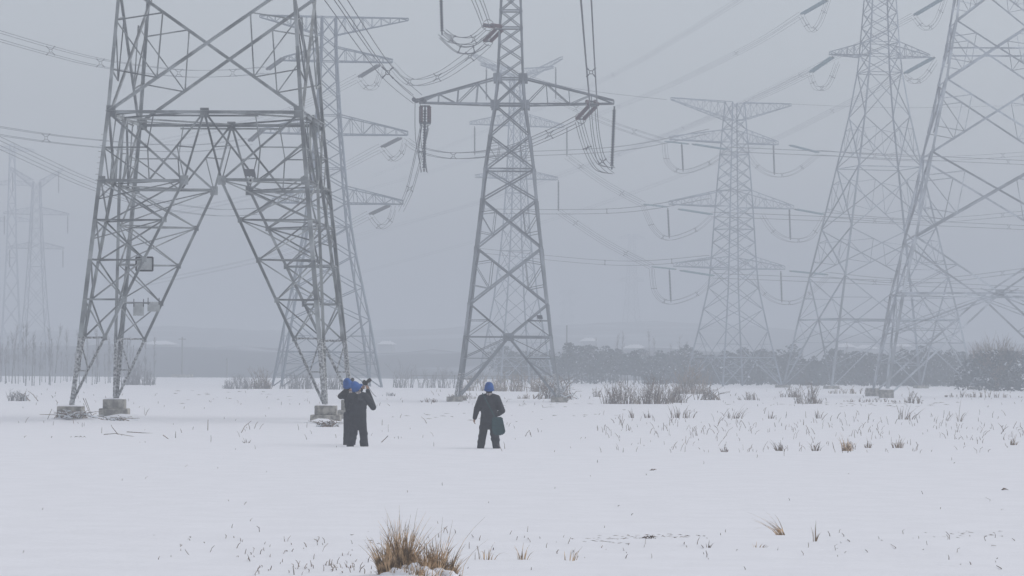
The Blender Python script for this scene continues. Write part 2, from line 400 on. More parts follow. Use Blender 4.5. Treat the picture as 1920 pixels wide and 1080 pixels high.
footing(c[2], [(1.1, .5, .1), (.84, .4, .55)]); footing(c[3], [(1.12, .48, .10), (.84, .36, .52)])
# step bolts up two legs
pin = Geo(); pin.tube([(0, 0, 0), (0, 0, 1)], .012, 5); pinme = pin.obj('step_bolt', M['steel'], T1.root); first = True
for f, za, zb in ((0, 8.9, 10.6), (1, 8.9, 11.2), (3, 8.9, 10.8)):
    for i in range(9):
        z = lerp(za, zb, i / 8); p = T1.P(f, -1, z); o = pinme if first else data_obj('step_bolt', pinme.data, T1.root); first = False
        d = Vector((-.16 if p.x < 0 else .16, 0, .0)) * (1 if i % 2 else .8)
        x, y, zz = frame(d); m = Matrix.Identity(4)
        for q in range(3): m[q][0] = x[q]; m[q][1] = y[q]; m[q][2] = d[q]; m[q][3] = p[q]
        o.matrix_basis = m

# ---- centre tower
T2 = Tower('dark grey lattice tower behind the lone bag-carrying person, brown insulators on its lowest crossarm', 953, 205.5, math.radians(-1.4),
           [(753, 97), (700, 88.5), (570, 73), (465, 61.5), (375, 51.5), (318, 46.5), (255, 38), (197, 29), (147, 24.5), (0, 19), (-200, 14)], 'steel_mid', True)
Z = T2.z; T2.snow_below = Z(690); T2.wf = .50
ys = [752, 700, 630, 570, 465, 375, 318, 255, 197, 147, 0, -140, -200]
T2.legs([Z(y) for y in ys], .32, .2)
T2.base(Z(750), Z(632), Z(570), .20, .085)
T2.X(Z(570), Z(465), .2, .085); T2.X(Z(465), Z(375), .19, .08); T2.X(Z(375), Z(318), .17, 0, True, 1.1)
T2.X(Z(318), Z(255), .17, .07); T2.X(Z(255), Z(197), .16, 0); T2.ring(Z(197), .24); T2.X(Z(197), Z(147), .16, 0, True, 1.1)
nb = [147, 113, 83, 52, 20, -12, -44, -75, -110, -145, -200]
for a, b in zip(nb, nb[1:]): T2.X(Z(a), Z(b), .12, 0, b in (52, 20, -75, -110, -200), 1.4)
for sg, L in ((-1, 171), (1, 194)):
    T2.arm(sg, Z(197), Z(147), Z(194), Z(188), L * T2.k, .19, 4, .3)
    T2.arm(sg, Z(-75), Z(-110), Z(-72), Z(-79), (140 if sg < 0 else 160) * T2.k, .18, 5, .3)
for f in range(4):
    for y in (197, 147): T2.plate(T2.P(f, -.98, Z(y)), T2.P(f, 0, Z(y)).xy.to_3d(), .5, .5, .05); T2.plate(T2.P(f, .98, Z(y)), T2.P(f, 0, Z(y)).xy.to_3d(), .5, .5, .05)
for f in range(4):
    p = T2.P(f, -1, 0.1); g = Geo(); g.box((0, 0, .05), .9, .9, .5, .1); g.obj('footing', M['concrete'], T2.root, (p.x, p.y, 0))

# ---- tower at the right edge
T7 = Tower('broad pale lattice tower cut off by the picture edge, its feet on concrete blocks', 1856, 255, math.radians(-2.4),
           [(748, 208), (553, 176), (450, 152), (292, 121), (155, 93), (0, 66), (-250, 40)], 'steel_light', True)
Z = T7.z
T7.legs([Z(y) for y in (746, 650, 553, 450, 292, 155, 45, -60, -250)], .36, .24)
T7.base(Z(745), Z(553), Z(450), .23, .10)
T7.X(Z(450), Z(292), .24, .11); T7.X(Z(292), Z(155), .22, .1); T7.X(Z(155), Z(45), .2, .09); T7.X(Z(45), Z(-60), .18, .08, True); T7.X(Z(-60), Z(-250), .16, 0, True)
T7.ring(Z(98), .2)
for f in range(4):
    for sg in (-1, 1):     # long hip braces from the legs to the middle of the next face
        T7.bar(T7.P(f, sg, Z(630)), T7.P(f, -.2 * sg, Z(545)), .14, ref=(0, 0, 1))
    p = T7.P(f, -1, 0.2); g = Geo(); g.box((0, 0, .15), .95, .95, .9, .1, taper=.94); fo = g.obj('footing', M['concrete'], T7.root, (p.x, p.y, 0)); g = Geo(); g.box((0, 0, .64), .88, .88, .07, .1, taper=.8); g.obj('snow_cap', M['snow'], fo)
for sg in (-1, 1): T7.arm(sg, Z(-60), Z(-110), Z(-62), Z(-68), 230 * T7.k, .2, 6, .35)

# ---- the tall one behind it
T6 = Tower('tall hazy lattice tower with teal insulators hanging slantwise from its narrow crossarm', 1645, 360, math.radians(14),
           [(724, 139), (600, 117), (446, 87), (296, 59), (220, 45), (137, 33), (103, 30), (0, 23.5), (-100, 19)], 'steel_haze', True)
Z = T6.z
T6.legs([Z(y) for y in (728, 660, 600, 520, 446, 370, 296, 220, 137, 103, 0, -100)], .34, .2)
T6.base(Z(726), Z(600), Z(520), .20, .10); 
for a, b, w, r in ((520, 430, .18, .09), (430, 315, .17, .09), (315, 220, .16, .08), (220, 137, .15, 0)): T6.X(Z(a), Z(b), w, r, b in (315, 137))
for a, b in ((137, 103), (103, 80), (80, 52), (52, 25), (25, -5), (-5, -35), (-35, -68), (-68, -100)): T6.X(Z(a), Z(b), .13, 0, b in (103, 80, -5, -35, -100))
for sg in (-1, 1):
    T6.arm(sg, Z(107), Z(80), Z(105), Z(100), 98 * T6.k, .17, 5, .3); T6.arm(sg, Z(-5), Z(-32), Z(-6), Z(-12), 112 * T6.k, .17, 5, .3)
for f in range(4):
    p = T6.P(f, -1, 0); g = Geo(); g.box((0, 0, .0), 1.3, 1.3, .6, .1, taper=.94); g.obj('footing', M['concrete'], T6.root, (p.x, p.y, 0))

# ---- hazy towers, members too fine to pick apart
def std_body(T, ys, w, red, base3, leg_w):
    Z = T.z
    T.legs([Z(y) for y in base3[:1] + ys], leg_w, leg_w * .7)
    T.base(Z(base3[0]), Z(base3[1]), Z(base3[2]), w * 1.2, red)
    y = [q for q in ys if q <= base3[2]]
    for i, (a, b) in enumerate(zip(y, y[1:])): T.X(Z(a), Z(b), w, red if (a - b) > 60 else 0, i % 3 == 2)
T3 = Tower('hazy lattice tower with four wide crossarms standing behind the photographers and the near tower', 612, 329, math.radians(9),
           [(724, 93), (600, 72), (450, 43), (350, 32), (250, 23), (100, 14), (30, 13)], 'steel_blue')
std_body(T3, [660, 600, 540, 480, 425, 381, 350, 316, 284, 252, 216, 182, 150, 115, 88, 66, 32], .15, .08, [726, 660, 600], .36)
Z = T3.z; k = T3.k
for sg, l in ((-1, (130, 86, 125, 104)), (1, (150, 120, 150, 142))):
    T3.arm(sg, Z(66), Z(32), Z(35), Z(31), l[0] * k, .15, 8, .15, 0)
    T3.arm(sg, Z(115), Z(88), Z(115), Z(109), l[1] * k, .17, 6, .3, 1)
    T3.arm(sg, Z(252), Z(216), Z(251), Z(244), l[2] * k, .17, 6, .3, 2)
    T3.arm(sg, Z(381), Z(350), Z(381), Z(374), l[3] * k, .17, 6, .3, 3)
T3.finish()
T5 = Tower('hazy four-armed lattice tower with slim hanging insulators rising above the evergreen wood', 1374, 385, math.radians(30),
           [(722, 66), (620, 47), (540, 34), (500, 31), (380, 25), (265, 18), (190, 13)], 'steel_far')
std_body(T5, [670, 620, 580, 540, 505, 482, 455, 430, 408, 388, 357, 336, 314, 290, 268, 243, 225, 192], .14, .07, [724, 670, 620], .34)
Z = T5.z; k = T5.k / math.cos(math.radians(30))
T5.arm(-1, Z(225), Z(192), Z(193), Z(189), 122 * k, .14, 8, .15, 0); T5.arm(1, Z(225), Z(192), Z(193), Z(189), 110 * k, .14, 8, .15, 0)
for i, (yb, yt, ll, lr) in enumerate(((268, 243, 128, 80), (388, 357, 128, 110), (503, 482, 118, 94))):
    T5.arm(-1, Z(yb), Z(yt), Z(yb - 1), Z(yb - 7), ll * k * .96, .16, 6, .3, i + 1); T5.arm(1, Z(yb), Z(yt), Z(yb), Z(yb - 6), lr * k * 1.04, .16, 6, .3, i + 1)
T5.finish()
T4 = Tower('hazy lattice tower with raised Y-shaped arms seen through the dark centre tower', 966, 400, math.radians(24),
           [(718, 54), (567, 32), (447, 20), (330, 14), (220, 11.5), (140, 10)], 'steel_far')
std_body(T4, [670, 615, 560, 510, 470, 430, 395, 362, 332, 318, 295, 270, 236, 212, 190, 165, 142], .13, .07, [720, 670, 615], .32)
Z = T4.z; k = T4.k / math.cos(math.radians(24))
for sg in (-1, 1):
    T4.arm(sg, Z(156), Z(142), Z(107), Z(102), 84 * k, .11, 6, .2, 0); T4.arm(sg, Z(142), Z(128), Z(125), Z(122), 68 * k, .12, 5, .2, 4)
    T4.arm(sg, Z(236), Z(212), Z(236), Z(231), 87 * k, .14, 8, .25, 1); T4.arm(sg, Z(335), Z(318), Z(335), Z(330), 76 * k, .14, 7, .25, 2)
T4.finish()
T8 = Tower('very faint lattice tower with raised Y-shaped arms above the bare poplars', 66, 680, math.radians(20),
           [(700, 32), (600, 20), (470, 12), (340, 6.5)], 'steel_far')
std_body(T8, [660, 620, 575, 535, 500, 466, 454, 428, 402, 388, 362, 340], .15, 0, [702, 660, 620], .34)
Z = T8.z; k = T8.k
for sg in (-1, 1):
    T8.arm(sg, Z(352), Z(338), Z(318), Z(314), 50 * k, .16, 6, .2, 0); T8.arm(sg, Z(402), Z(388), Z(402), Z(399), 62 * k, .16, 6, .2, 1); T8.arm(sg, Z(466), Z(454), Z(466), Z(463), 53 * k, .16, 6, .2, 2)
T8.finish()
for x, ytop, d, yaw, lab in ((20, 270, 800, 12, 'barely visible lattice tower at the picture edge beyond the faint Y-armed tower'),
                             (1183, 440, 1200, 20, 'ghostly far tower in the haze between the centre tower and the four-armed tower'),
                             (1062, 545, 1500, 15, 'shortest ghostly far tower just beside the dark centre tower')):
    T = Tower(lab, x, d, math.radians(yaw), [(697, 20), (ytop + (697 - ytop) * .45, 9), (ytop, 4.5)], 'steel_far')
    hgt = 697 - ytop; std_body(T, [697 - hgt * q for q in (.12, .2, .3, .4, .5, .58, .66, .74, .82, .9, 1)], .2, 0, [697, 697 - hgt * .12, 697 - hgt * .2], .4)
    for i, q in enumerate((.66, .82, .97)):
        for sg in (-1, 1): y = 697 - hgt * q; T.arm(sg, T.z(y), T.z(y - 9), T.z(y), T.z(y - 3), 44 * T.k * (hgt / 460), .18, 5, .2, i)
    T.finish()

# ------------------------------------------------------------------ insulators and conductors
def insulator(p, q, r, mat, label, n=None, group='insulator strings', twin=0.0, ring=False):
    p, q = Vector(p), Vector(q); L = (q - p).length; x, y, z = frame(q - p)
    root = empty('insulator_string', p); tag(root, label, 'insulator', group)
    n = n or max(8, int(L / 0.17))
    offs = (-twin, twin) if twin else (0,)
    side = z.cross(Vector((0, 0, 1))); side = side.normalized() if side.length > 1e-3 else Vector((1, 0, 0))
    for o in offs:
        g = Geo(); pts, rad = [], []
        for i in range(n):
            t0 = .05 + .9 * i / n; st = .9 / n
            for dt, rr in ((0, .55), (.3, .6), (.45, 1.0), (.78, .95), (.85, .55)):
                pts.append(z * L * (t0 + dt * st) + side * o); rad.append(r * rr)
        g.tube(pts, rad, 8); g.obj('sheds', M[mat], root)
    for t in (0, 1):
        g = Geo(); g.tube([z * L * (t * .95), z * L * (t * .95 + .05)], r * .45, 6)
        if twin: g.tube([z * L * (.03 + t * .94) - side * twin * 1.2, z * L * (.03 + t * .94) + side * twin * 1.2], r * .4, 5)
        g.obj('end_fitting', M['wire'], root)
    if ring:
        g = Geo(); g.tube([z * L * .93 + (x * math.cos(a) + y * math.sin(a)) * r * 2.6 for a in [i * math.pi / 8 for i in range(17)]], .02, 5, cap=False); g.obj('grading_ring', M['wire'], root)
    return root
def sagged(a, b, sag, n):
    return [lerp(a, b, i / n) - Vector((0, 0, sag * 4 * (i / n) * (1 - i / n))) for i in range(n + 1)]
def bundle(a, b, sag, label, n=4, sp=0.42, r=0.02, spacers=(), seg=26, group='conductor bundles', name='conductor_bundle', pts=None):
    a, b = Vector(a), Vector(b); root = empty(name, a); tag(root, label, 'power line', group)
    path = pts or sagged(a, b, sag, seg); d = (path[-1] - path[0]); h = Vector((d.y, -d.x, 0))
    h = h.normalized() if h.length > 1e-3 else Vector((1, 0, 0))
    rel = [p - a for p in path]
    ups = []
    for i in range(len(rel)):
        t = (rel[min(i + 1, len(rel) - 1)] - rel[max(0, i - 1)]).normalized(); ups.append(h.cross(t).normalized())
    offs = {4: ((-1, -1), (1, -1), (1, 1), (-1, 1)), 2: ((-1, 0), (1, 0)), 1: ((0, 0),)}[n]
    for ox, oz in offs:
        g = Geo(); g.tube([p + h * ox * sp / 2 + u * oz * sp / 2 for p, u in zip(rel, ups)], r, 4); g.obj('wire', M['wire'], root)
    for t in spacers:
        f = t * (len(rel) - 1); i = min(int(f), len(rel) - 2); p = lerp(rel[i], rel[i + 1], f - i); u = ups[i]
        g = Geo(); s = sp * .5
        g.tube([p + (h * math.cos(q) + u * math.sin(q)) * s * .42 for q in [k * math.pi / 4 for k in range(9)]], .022, 4, cap=False)
        for ox, oz in offs: g.tube([p + (h * ox + u * oz) * s * .3, p + (h * ox + u * oz) * s * 1.15], [.02, .045], 4)
        g.obj('spacer', M['wire'], root)
    return root
def px_path(lst): return [W(*p) for p in lst]
def smooth_path(pts, n=8):
    out = []
    P = [pts[0]] + list(pts) + [pts[-1]]
    for i in range(1, len(P) - 2):
        for k in range(n):
            t = k / n; a, b, c, d = P[i - 1], P[i], P[i + 1], P[i + 2]
            out.append(.5 * ((2 * b) + (c - a) * t + (2 * a - 5 * b + 4 * c - d) * t * t + (3 * b - a - 3 * c + d) * t ** 3))
    out.append(pts[-1]); return out
def line_px(lst, label, spacers=(), n=4, sp=.42, r=.02, group='conductor bundles', name='conductor_bundle'):
    pts = smooth_path(px_path(lst)); return bundle(pts[0], pts[-1], 0, label, n, sp, r, spacers, group=group, name=name, pts=pts)

D2 = 205.5
# centre tower, lower crossarm
insulator(W(797, 199, D2), W(795, 322, D2), .115, 'insul_dark', 'slim dark insulator hanging straight down from the short end of the centre tower\'s lower crossarm')
insulator(W(797, 198, D2 - .3), W(797, 232, D2 - 1.2), .13, 'insul_red', 'pair of brown strain insulators under the centre tower arm tip beside the hazy four-armed tower', twin=.24, ring=True, n=9)
insulator(W(1152, 199, D2), W(1147, 318, D2), .115, 'insul_dark', 'slim dark ribbed insulator hanging from the centre tower\'s longest arm tip')
insulator(W(1112, 198, D2 - .2), W(1087, 224, D2 + 1.5), .13, 'insul_red', 'pair of brown strain insulators slanting below the centre tower\'s longer arm', twin=.24, ring=True, n=10)
insulator(W(1108, 190, D2 - .4), W(1113, 196, D2 - 3.0), .13, 'insul_red', 'pair of brown strain insulators pointing toward the viewer on the centre tower\'s longer arm', twin=.24, n=10)
insulator(W(789, 190, D2 - .4), W(783, 186, D2 - 3.0), .13, 'insul_dark', 'foreshortened strain insulators at the upper wires of the centre tower\'s short arm', twin=.24, n=10)
# upper, mostly above the frame
insulator(W(825, -62, D2), W(829, 66, D2), .115, 'insul_dark', 'slim dark insulator dropping in from above the picture beside the centre tower')
insulator(W(937, 54, D2 - 1.0), W(913, 78, D2 + .5), .125, 'insul_red', 'pair of brown strain insulators slanting from the centre tower\'s upper body', twin=.22, ring=True, n=9)
insulator(W(934, 50, D2 - 1.2), W(914, 47, D2 - 3.4), .125, 'insul_red', 'foreshortened brown strain insulators on the centre tower\'s upper body', twin=.22, n=9, ring=True)
# spans from the centre tower
line_px([(783, 186, 202), (724, 133, 172), (632, 2, 128), (570, -90, 110)], 'four-wire bundle running up past the near tower from the centre tower\'s short arm', (.32,), sp=.5, r=.022)
line_px([(1113, 196, 202), (1108, 132, 176), (1099, 0, 140), (1092, -110, 120)], 'bundle rising almost straight up from the centre tower\'s longer arm', (.32,), sp=.42, r=.022)
line_px([(912, 46, 202), (900, 12, 186), (870, -60, 160)], 'bundle rising steeply out of the picture from the centre tower\'s upper body', (), sp=.42, r=.022)
line_px([(1086, 225, 207), (1030, 252, 222), (945, 283, 247), (850, 292, 275), (790, 281, 300), (762, 264, 326)], 'bundle sagging behind the centre tower towards the hazy four-armed tower', (.2, .6), sp=.46, r=.024)
line_px([(912, 79, 206), (881, 106, 220), (820, 145, 250), (768, 153, 290), (735, 122, 326)], 'bundle sagging from the centre tower\'s upper body to the hazy tower\'s second arm', (.25, .5, .75), sp=.5, r=.024)
line_px([(797, 234, 206), (785, 290, 232), (768, 355, 275), (752, 392, 326)], 'steep bundle dropping from the centre tower\'s short arm to the hazy tower\'s lowest arm', (.66,), sp=.44, r=.024)
# jumper loops
JG = 'jumper loops'
line_px([(1086, 227, 206.6), (1100, 275, 206), (1120, 312, 205.5), (1147, 320, 205.5)], 'jumper loop curving from the brown strings to the foot of the ribbed insulator', (.35,), sp=.36, r=.02, group=JG, name='jumper_loop')
line_px([(1112, 200, 202.5), (1117, 255, 203), (1128, 300, 204.5), (1147, 320, 205.5)], 'jumper loop hanging straight under the rising bundle by the ribbed insulator', (.7,), sp=.36, r=.02, group=JG, name='jumper_loop')
line_px([(797, 233, 204.6), (791, 280, 205), (795, 322, 205.5)], 'narrow jumper loop around the slim insulator under the short crossarm end', (.55,), sp=.36, r=.02, group=JG, name='jumper_loop')
line_px([(783, 190, 202.6), (784, 260, 204), (795, 322, 205.5)], 'long jumper loop down the outer side of the slim insulator', (), sp=.3, r=.02, n=2, group=JG, name='jumper_loop')
line_px([(829, 60, 205.5), (850, 74, 205.2), (885, 75, 204.5), (914, 52, 203)], 'upper jumper loop beside the centre tower\'s upper body', (.3, .7), sp=.4, r=.02, group=JG, name='jumper_loop')
line_px([(829, 66, 205.5), (860, 92, 205.6), (890, 92, 205.8), (912, 78, 206)], 'lower jumper loop beside the centre tower\'s upper body', (.35, .65), sp=.4, r=.02, group=JG, name='jumper_loop')

# hazy tower behind the near one
D3 = 329
for i, (tip, end, loop, far) in enumerate((((533, 108, D3 - 3), (501, 131, D3 - 1), (516, 160), [(501, 131, 328), (428, 137, 318), (335, 137, 302), (200, 120, 280), (95, 95, 262), (-60, 50, 235)]),
                                           ((493, 243, D3 - 4), (468, 265, D3 - 2), (480, 292), [(468, 265, 328), (380, 277, 318), (290, 277, 305), (180, 269, 288), (75, 257, 272), (-60, 236, 250)]),
                                           ((512, 375, D3 - 4), (487, 396, D3 - 2), (500, 424), [(487, 396, 328), (400, 398, 315), (270, 378, 290), (165, 343, 268), (75, 303, 250), (-60, 240, 230)]))):
    nm = ('second', 'third', 'lowest')[i]
    insulator(W(*tip), W(*end), .13, 'insul_dark', f'insulators on the {nm} arm, near-tower end, of the hazy tower behind the photographers', twin=.18)
    line_px(far, f'bundle passing behind the near tower to the {nm} arm of the hazy tower', (.18, .4, .62, .8) if i == 0 else (.78,) if i == 1 else (.55, ), sp=.6, r=.019)
for i, (tip, end, loop) in enumerate((((712, 121, D3 + 3), (673, 145, D3 + 5), [(673, 147, D3 + 5), (688, 164, D3 + 4), (705, 160, D3 + 3), (714, 133, D3)]),
                                      ((752, 258, D3 + 4), (716, 276, D3 + 6), [(716, 278, D3 + 6), (735, 298, D3 + 5), (752, 288, D3 + 4), (759, 266, D3)]),
                                      ((730, 385, D3 + 4), (694, 402, D3 + 6), [(694, 404, D3 + 6), (712, 425, D3 + 5), (730, 415, D3 + 4), (738, 390, D3)]))):
    nm = ('second', 'third', 'lowest')[i]
    insulator(W(*tip), W(*end), .13, 'insul_dark', f'insulators slanting from the {nm} arm, centre-tower end, of the hazy tower behind the photographers', twin=.18)
    line_px(loop, f'hazy jumper loop under the {nm} arm of the tower behind the near tower', (.3, .7), sp=.4, r=.017, group=JG, name='jumper_loop')
    far = [end, (end[0] - 170, end[1] + 75, 460), (end[0] - 420, end[1] + 130, 640)]
    line_px(far, f'faint bundle leading away behind from the hazy tower\'s {nm} arm', (.4,), sp=.6, r=.019)

# Y-armed tower behind the centre tower: hanging strings and spans to the four-armed tower on the right
D4, D5 = 400, 385
left4 = [(912, 127, 188), (890, 237, 291), (908, 336, 396)]; right4 = [(1042, 126, 186), (1063, 238, 293), (1047, 338, 396)]
names4 = ('raised', 'middle', 'lowest')
for i in range(3):
    x, y0, y1 = left4[i]; insulator(W(x, y0, D4 - 5), W(x, y1, D4 - 5), .11, 'insul_dark', f'faint insulator hanging at the {names4[i]} Y-tower arm by the dark tower\'s short arm')
    x, y0, y1 = right4[i]; insulator(W(x, y0, D4 + 5), W(x, y1, D4 + 5), .11, 'insul_dark', f'faint insulator hanging at the {names4[i]} Y-tower arm facing the four-armed tower')
arm5 = [((1246, 265), (1278, 268, 322), (1450, 268, 328), (1480, 272), (1535, 286)), ((1206, 383), (1252, 390, 447), (1480, 390, 450), (1490, 392), (1545, 402)), ((1222, 500), (1255, 505, 567), (1464, 508, 567), (1480, 508), (1552, 515))]
ends4 = [((1042, 186), (890, 291)), ((1063, 293), (908, 396)), ((1047, 396), (900, 470))]
for i in range(3):
    tipL, hl, hr, sr, er = arm5[i]; nm = ('second', 'third', 'lowest')[i]
    insulator(W(hl[0], hl[1], D5 - 8), W(hl[0] + 3, hl[2], D5 - 8), .12, 'insul_dark', f'thin dark insulator hanging from the four-armed tower\'s {nm} arm, end toward the centre tower', group='hanging insulators on the four-armed tower')
    insulator(W(hr[0], hr[1], D5 + 8), W(hr[0] + 2, hr[2], D5 + 8), .12, 'insul_dark', f'thin dark insulator hanging from the four-armed tower\'s {nm} arm, end toward the broad tower', group='hanging insulators on the four-armed tower')
    insulator(W(tipL[0] + 46, tipL[1] + 5, D5 - 8), W(tipL[0], tipL[1], D5 - 7), .10, 'insul_glass', f'teal strain insulators reaching out level from the {nm} arm tip toward the centre tower', twin=.2, group='strain strings on the four-armed tower')
    insulator(W(sr[0], sr[1], D5 + 9), W(er[0], er[1], D5 + 12), .10, 'insul_glass', f'teal strain insulators reaching out from the {nm} arm tip toward the tall hazy tower', twin=.2, group='strain strings on the four-armed tower')
    insulator(W(hl[0] + 20, hl[1] + 2, D5 - 7), W(hl[0] + 84, hl[1] + 12, D5 - 3), .10, 'insul_glass', f'teal strain insulators lying under the {nm} arm of the four-armed tower', twin=.2, group='strain strings on the four-armed tower')
    yl = tipL[1]
    line_px([(tipL[0], yl + 4, D5 - 7), (hl[0] - 26, hl[2] - 18, D5 - 8), (hl[0] + 2, hl[2], D5 - 8), (hl[0] + 52, hl[2] - 16, D5 - 6), (hl[0] + 84, hl[1] + 14, D5 - 3)], f'hazy jumper loop under the {nm} arm of the four-armed tower, toward the centre tower', (.2, .42, .75), sp=.4, r=.017, group=JG, name='jumper_loop')
    line_px([(hr[0] - 52, hr[1] + 12, D5 + 5), (hr[0] - 30, hr[2] - 16, D5 + 7), (hr[0] + 2, hr[2], D5 + 8), (hr[0] + 40, hr[2] - 6, D5 + 9), (er[0], er[1] + 3, D5 + 12)], f'hazy jumper loop under the {nm} arm of the four-armed tower, toward the tall hazy tower', (.25, .6, .82), sp=.4, r=.017, group=JG, name='jumper_loop')
    a4 = ends4[i]
    line_px([(a4[0][0], a4[0][1], D4 + 5), (lerp(a4[0][0], tipL[0], .5), lerp(a4[0][1], yl, .5) + 6, 394), (tipL[0], yl, D5 - 7)], f'bundle from the Y-armed tower to the {nm} arm tip of the four-armed tower', (.22, .7), sp=.5, r=.019)
    line_px([(a4[1][0], a4[1][1] + 0, D4 - 5), (lerp(a4[1][0], 1330, .6), lerp(a4[1][1], hl[1] - 26, .6) + 18, 395), (1330, hl[1] - 28 + 6, D5 + 4)], f'bundle passing behind the centre tower to the four-armed tower\'s body at its {nm} arm', (.45, .75), sp=.5, r=.019)
    line_px([(er[0], er[1], D5 + 12), (1740, er[1] + 12, 420), (1990, er[1] - 2 - 8 * i, 450)], f'level bundle running from the {nm} arm of the four-armed tower behind the broad pale tower', (.35, .75), sp=.5, r=.019)
    line_px([(hl[0] + 84, hl[1] + 12, D5 - 3), (1640, hl[1] + 24, 400), (1990, hl[1] + 40, 430)], f'second level bundle from under the {nm} arm of the four-armed tower', (.5, .82), sp=.5, r=.019)
# tall hazy tower: slanting teal strings, loops, and bundles running off into the haze
D6 = 360
for i, (tip, end, lp, far) in enumerate((((1562, 106, D6 - 4), (1519, 136, D6 + 2), [(1519, 139, D6 + 2), (1530, 164, D6 + 1), (1552, 160, D6 - 2), (1570, 118, D6 - 4)], [(1519, 136, 362), (1400, 192, 470), (1160, 290, 640), (900, 380, 800), (640, 448, 950)]),
                                         ((1752, 107, D6 + 4), (1696, 138, D6 + 10), [(1696, 141, D6 + 10), (1713, 153, D6 + 9), (1733, 145, D6 + 7), (1754, 116, D6 + 4)], [(1696, 138, 372), (1560, 208, 480), (1380, 290, 600), (1040, 410, 800), (680, 510, 1000)]),
                                         ((1550, 0, D6 - 4), (1503, 27, D6 + 2), [(1503, 30, D6 + 2), (1520, 56, D6 + 1), (1537, 42, D6 - 1), (1555, -8, D6 - 4)], [(1503, 27, 362), (1380, 100, 460), (1160, 200, 610), (880, 300, 800), (600, 380, 980)]),
                                         ((1768, -3, D6 + 4), (1714, 29, D6 + 10), [(1714, 32, D6 + 10), (1734, 53, D6 + 9), (1755, 40, D6 + 7), (1774, -8, D6 + 4)], [(1714, 29, 372), (1500, 140, 520), (1280, 240, 650), (980, 350, 840), (640, 460, 1050)]))):
    nm = ('visible crossarm, four-armed tower side', 'visible crossarm, broad tower side', 'topmost arm, four-armed tower side', 'topmost arm, broad tower side')[i]
    insulator(W(*tip), W(*end), .13, 'insul_glass', f'thick teal slanting insulators on the tall hazy tower\'s {nm}', twin=.18, group='slanting teal strain strings')
    line_px(lp, f'hazy jumper loop below the tall tower\'s {nm}', (.2, .5, .8), sp=.4, r=.017, group=JG, name='jumper_loop')
    line_px(far, f'long faint bundle fading leftward from the tall tower\'s {nm}', (.25, .5), sp=.5, r=.02)
line_px([(1250, 187, 379), (1050, 160, 392), (895, 103, 398)], 'thin earth wire between the tops of the two hazy towers', n=1, r=.02)
line_px([(1480, 195, 392), (1700, 202, 420), (1980, 196, 450)], 'thin earth wire running level from the four-armed tower top behind the pale tower', n=1, r=.02)
line_px([(1418, -20, 420), (1160, 135, 620), (960, 225, 800), (700, 330, 1000)], 'faintest bundle crossing the sky above the four-armed tower', (.35,), sp=.5, r=.02)
for x, y0, y1 in ((8, 404, 440), (127, 404, 438), (18, 468, 502), (118, 468, 502), (24, 322, 360), (110, 320, 362)):
    lab = f'faint insulator on the {"raised" if y0 < 330 else "middle" if y0 < 450 else "lowest"} arm of the poplar-side tower, {"picture-edge end" if x < 60 else "near-tower end"}'
    insulator(W(x, y0, 680), W(x, y1, 680), .13, 'insul_dark', lab, group='insulators on the faint poplar tower')

# ------------------------------------------------------------------ things fixed on the towers
p = W(271, 495, 128.6)
g = Geo(); g.box((0, 0, 0), .58, .03, .46); sgn = g.obj('hanging_sign', M['plate'], loc=p); tag(sgn, 'small plate in a black frame fixed between the near tower\'s legs', 'sign')
g = Geo()
for a, b in (((-.31, 0, -.25), (.31, 0, -.25)), ((-.31, 0, .25), (.31, 0, .25)), ((-.31, 0, -.25), (-.31, 0, .25)), ((.31, 0, -.25), (.31, 0, .25))): g.tube([Vector(a) + Vector((0, -.03, 0)), Vector(b) + Vector((0, -.03, 0))], .03, 4)
g.obj('frame', M['black'], sgn)
for x0, y0, w, hh, lab in ((260, 580, .42, .50, 'pale blank plate hung on dark chains from the near tower\'s strut, nearer its outer leg'), (288, 575, .48, .38, 'pale blank plate hung from the near tower\'s strut beside the slanting inner leg')):
    p = W(x0, y0, 136.0); g = Geo(); g.box((0, 0, 0), w, .025, hh); o = g.obj('hanging_plate', M['plate'], loc=p); tag(o, lab, 'sign', 'plates hung on the near tower')
    for sx in (-.45, .45):
        g = Geo(); g.tube([(sx * w, -.02, hh * .2), (sx * w, -.02, hh * .5 + .16)], .016, 4); g.obj('chain', M['black'], o)
def solar_camera(p, sc, label):
    r = empty('solar_camera', p); tag(r, label, 'solar camera')
    g = Geo(); g.box((0, 0, 0), .42 * sc, .34 * sc, .03 * sc); o = g.obj('solar_panel', M['panel'], r, (0, 0, .26 * sc)); o.rotation_euler = (math.radians(50), 0, .3)
    g = Geo(); g.tube([(0, 0, -.2 * sc), (0, 0, .25 * sc)], .025 * sc, 6); g.obj('bracket', M['steel'], r)
    g = Geo(); g.box((0, 0, 0), .16 * sc, .14 * sc, .2 * sc); g.obj('camera_box', M['plate'], r, (.05 * sc, -.1 * sc, -.02 * sc))
    g = Geo(); g.tube([(.05 * sc, -.17 * sc, -.02 * sc), (.05 * sc, -.24 * sc, -.04 * sc)], .04 * sc, 8); g.obj('lens', M['black'], r)
solar_camera(W(468, 337, 127.6), 1.0, 'small solar panel with camera box on the near tower\'s upper strut')
solar_camera(W(1012, 601, 203.5), .8, 'tiny solar panel with box high on the centre tower\'s leg strut')

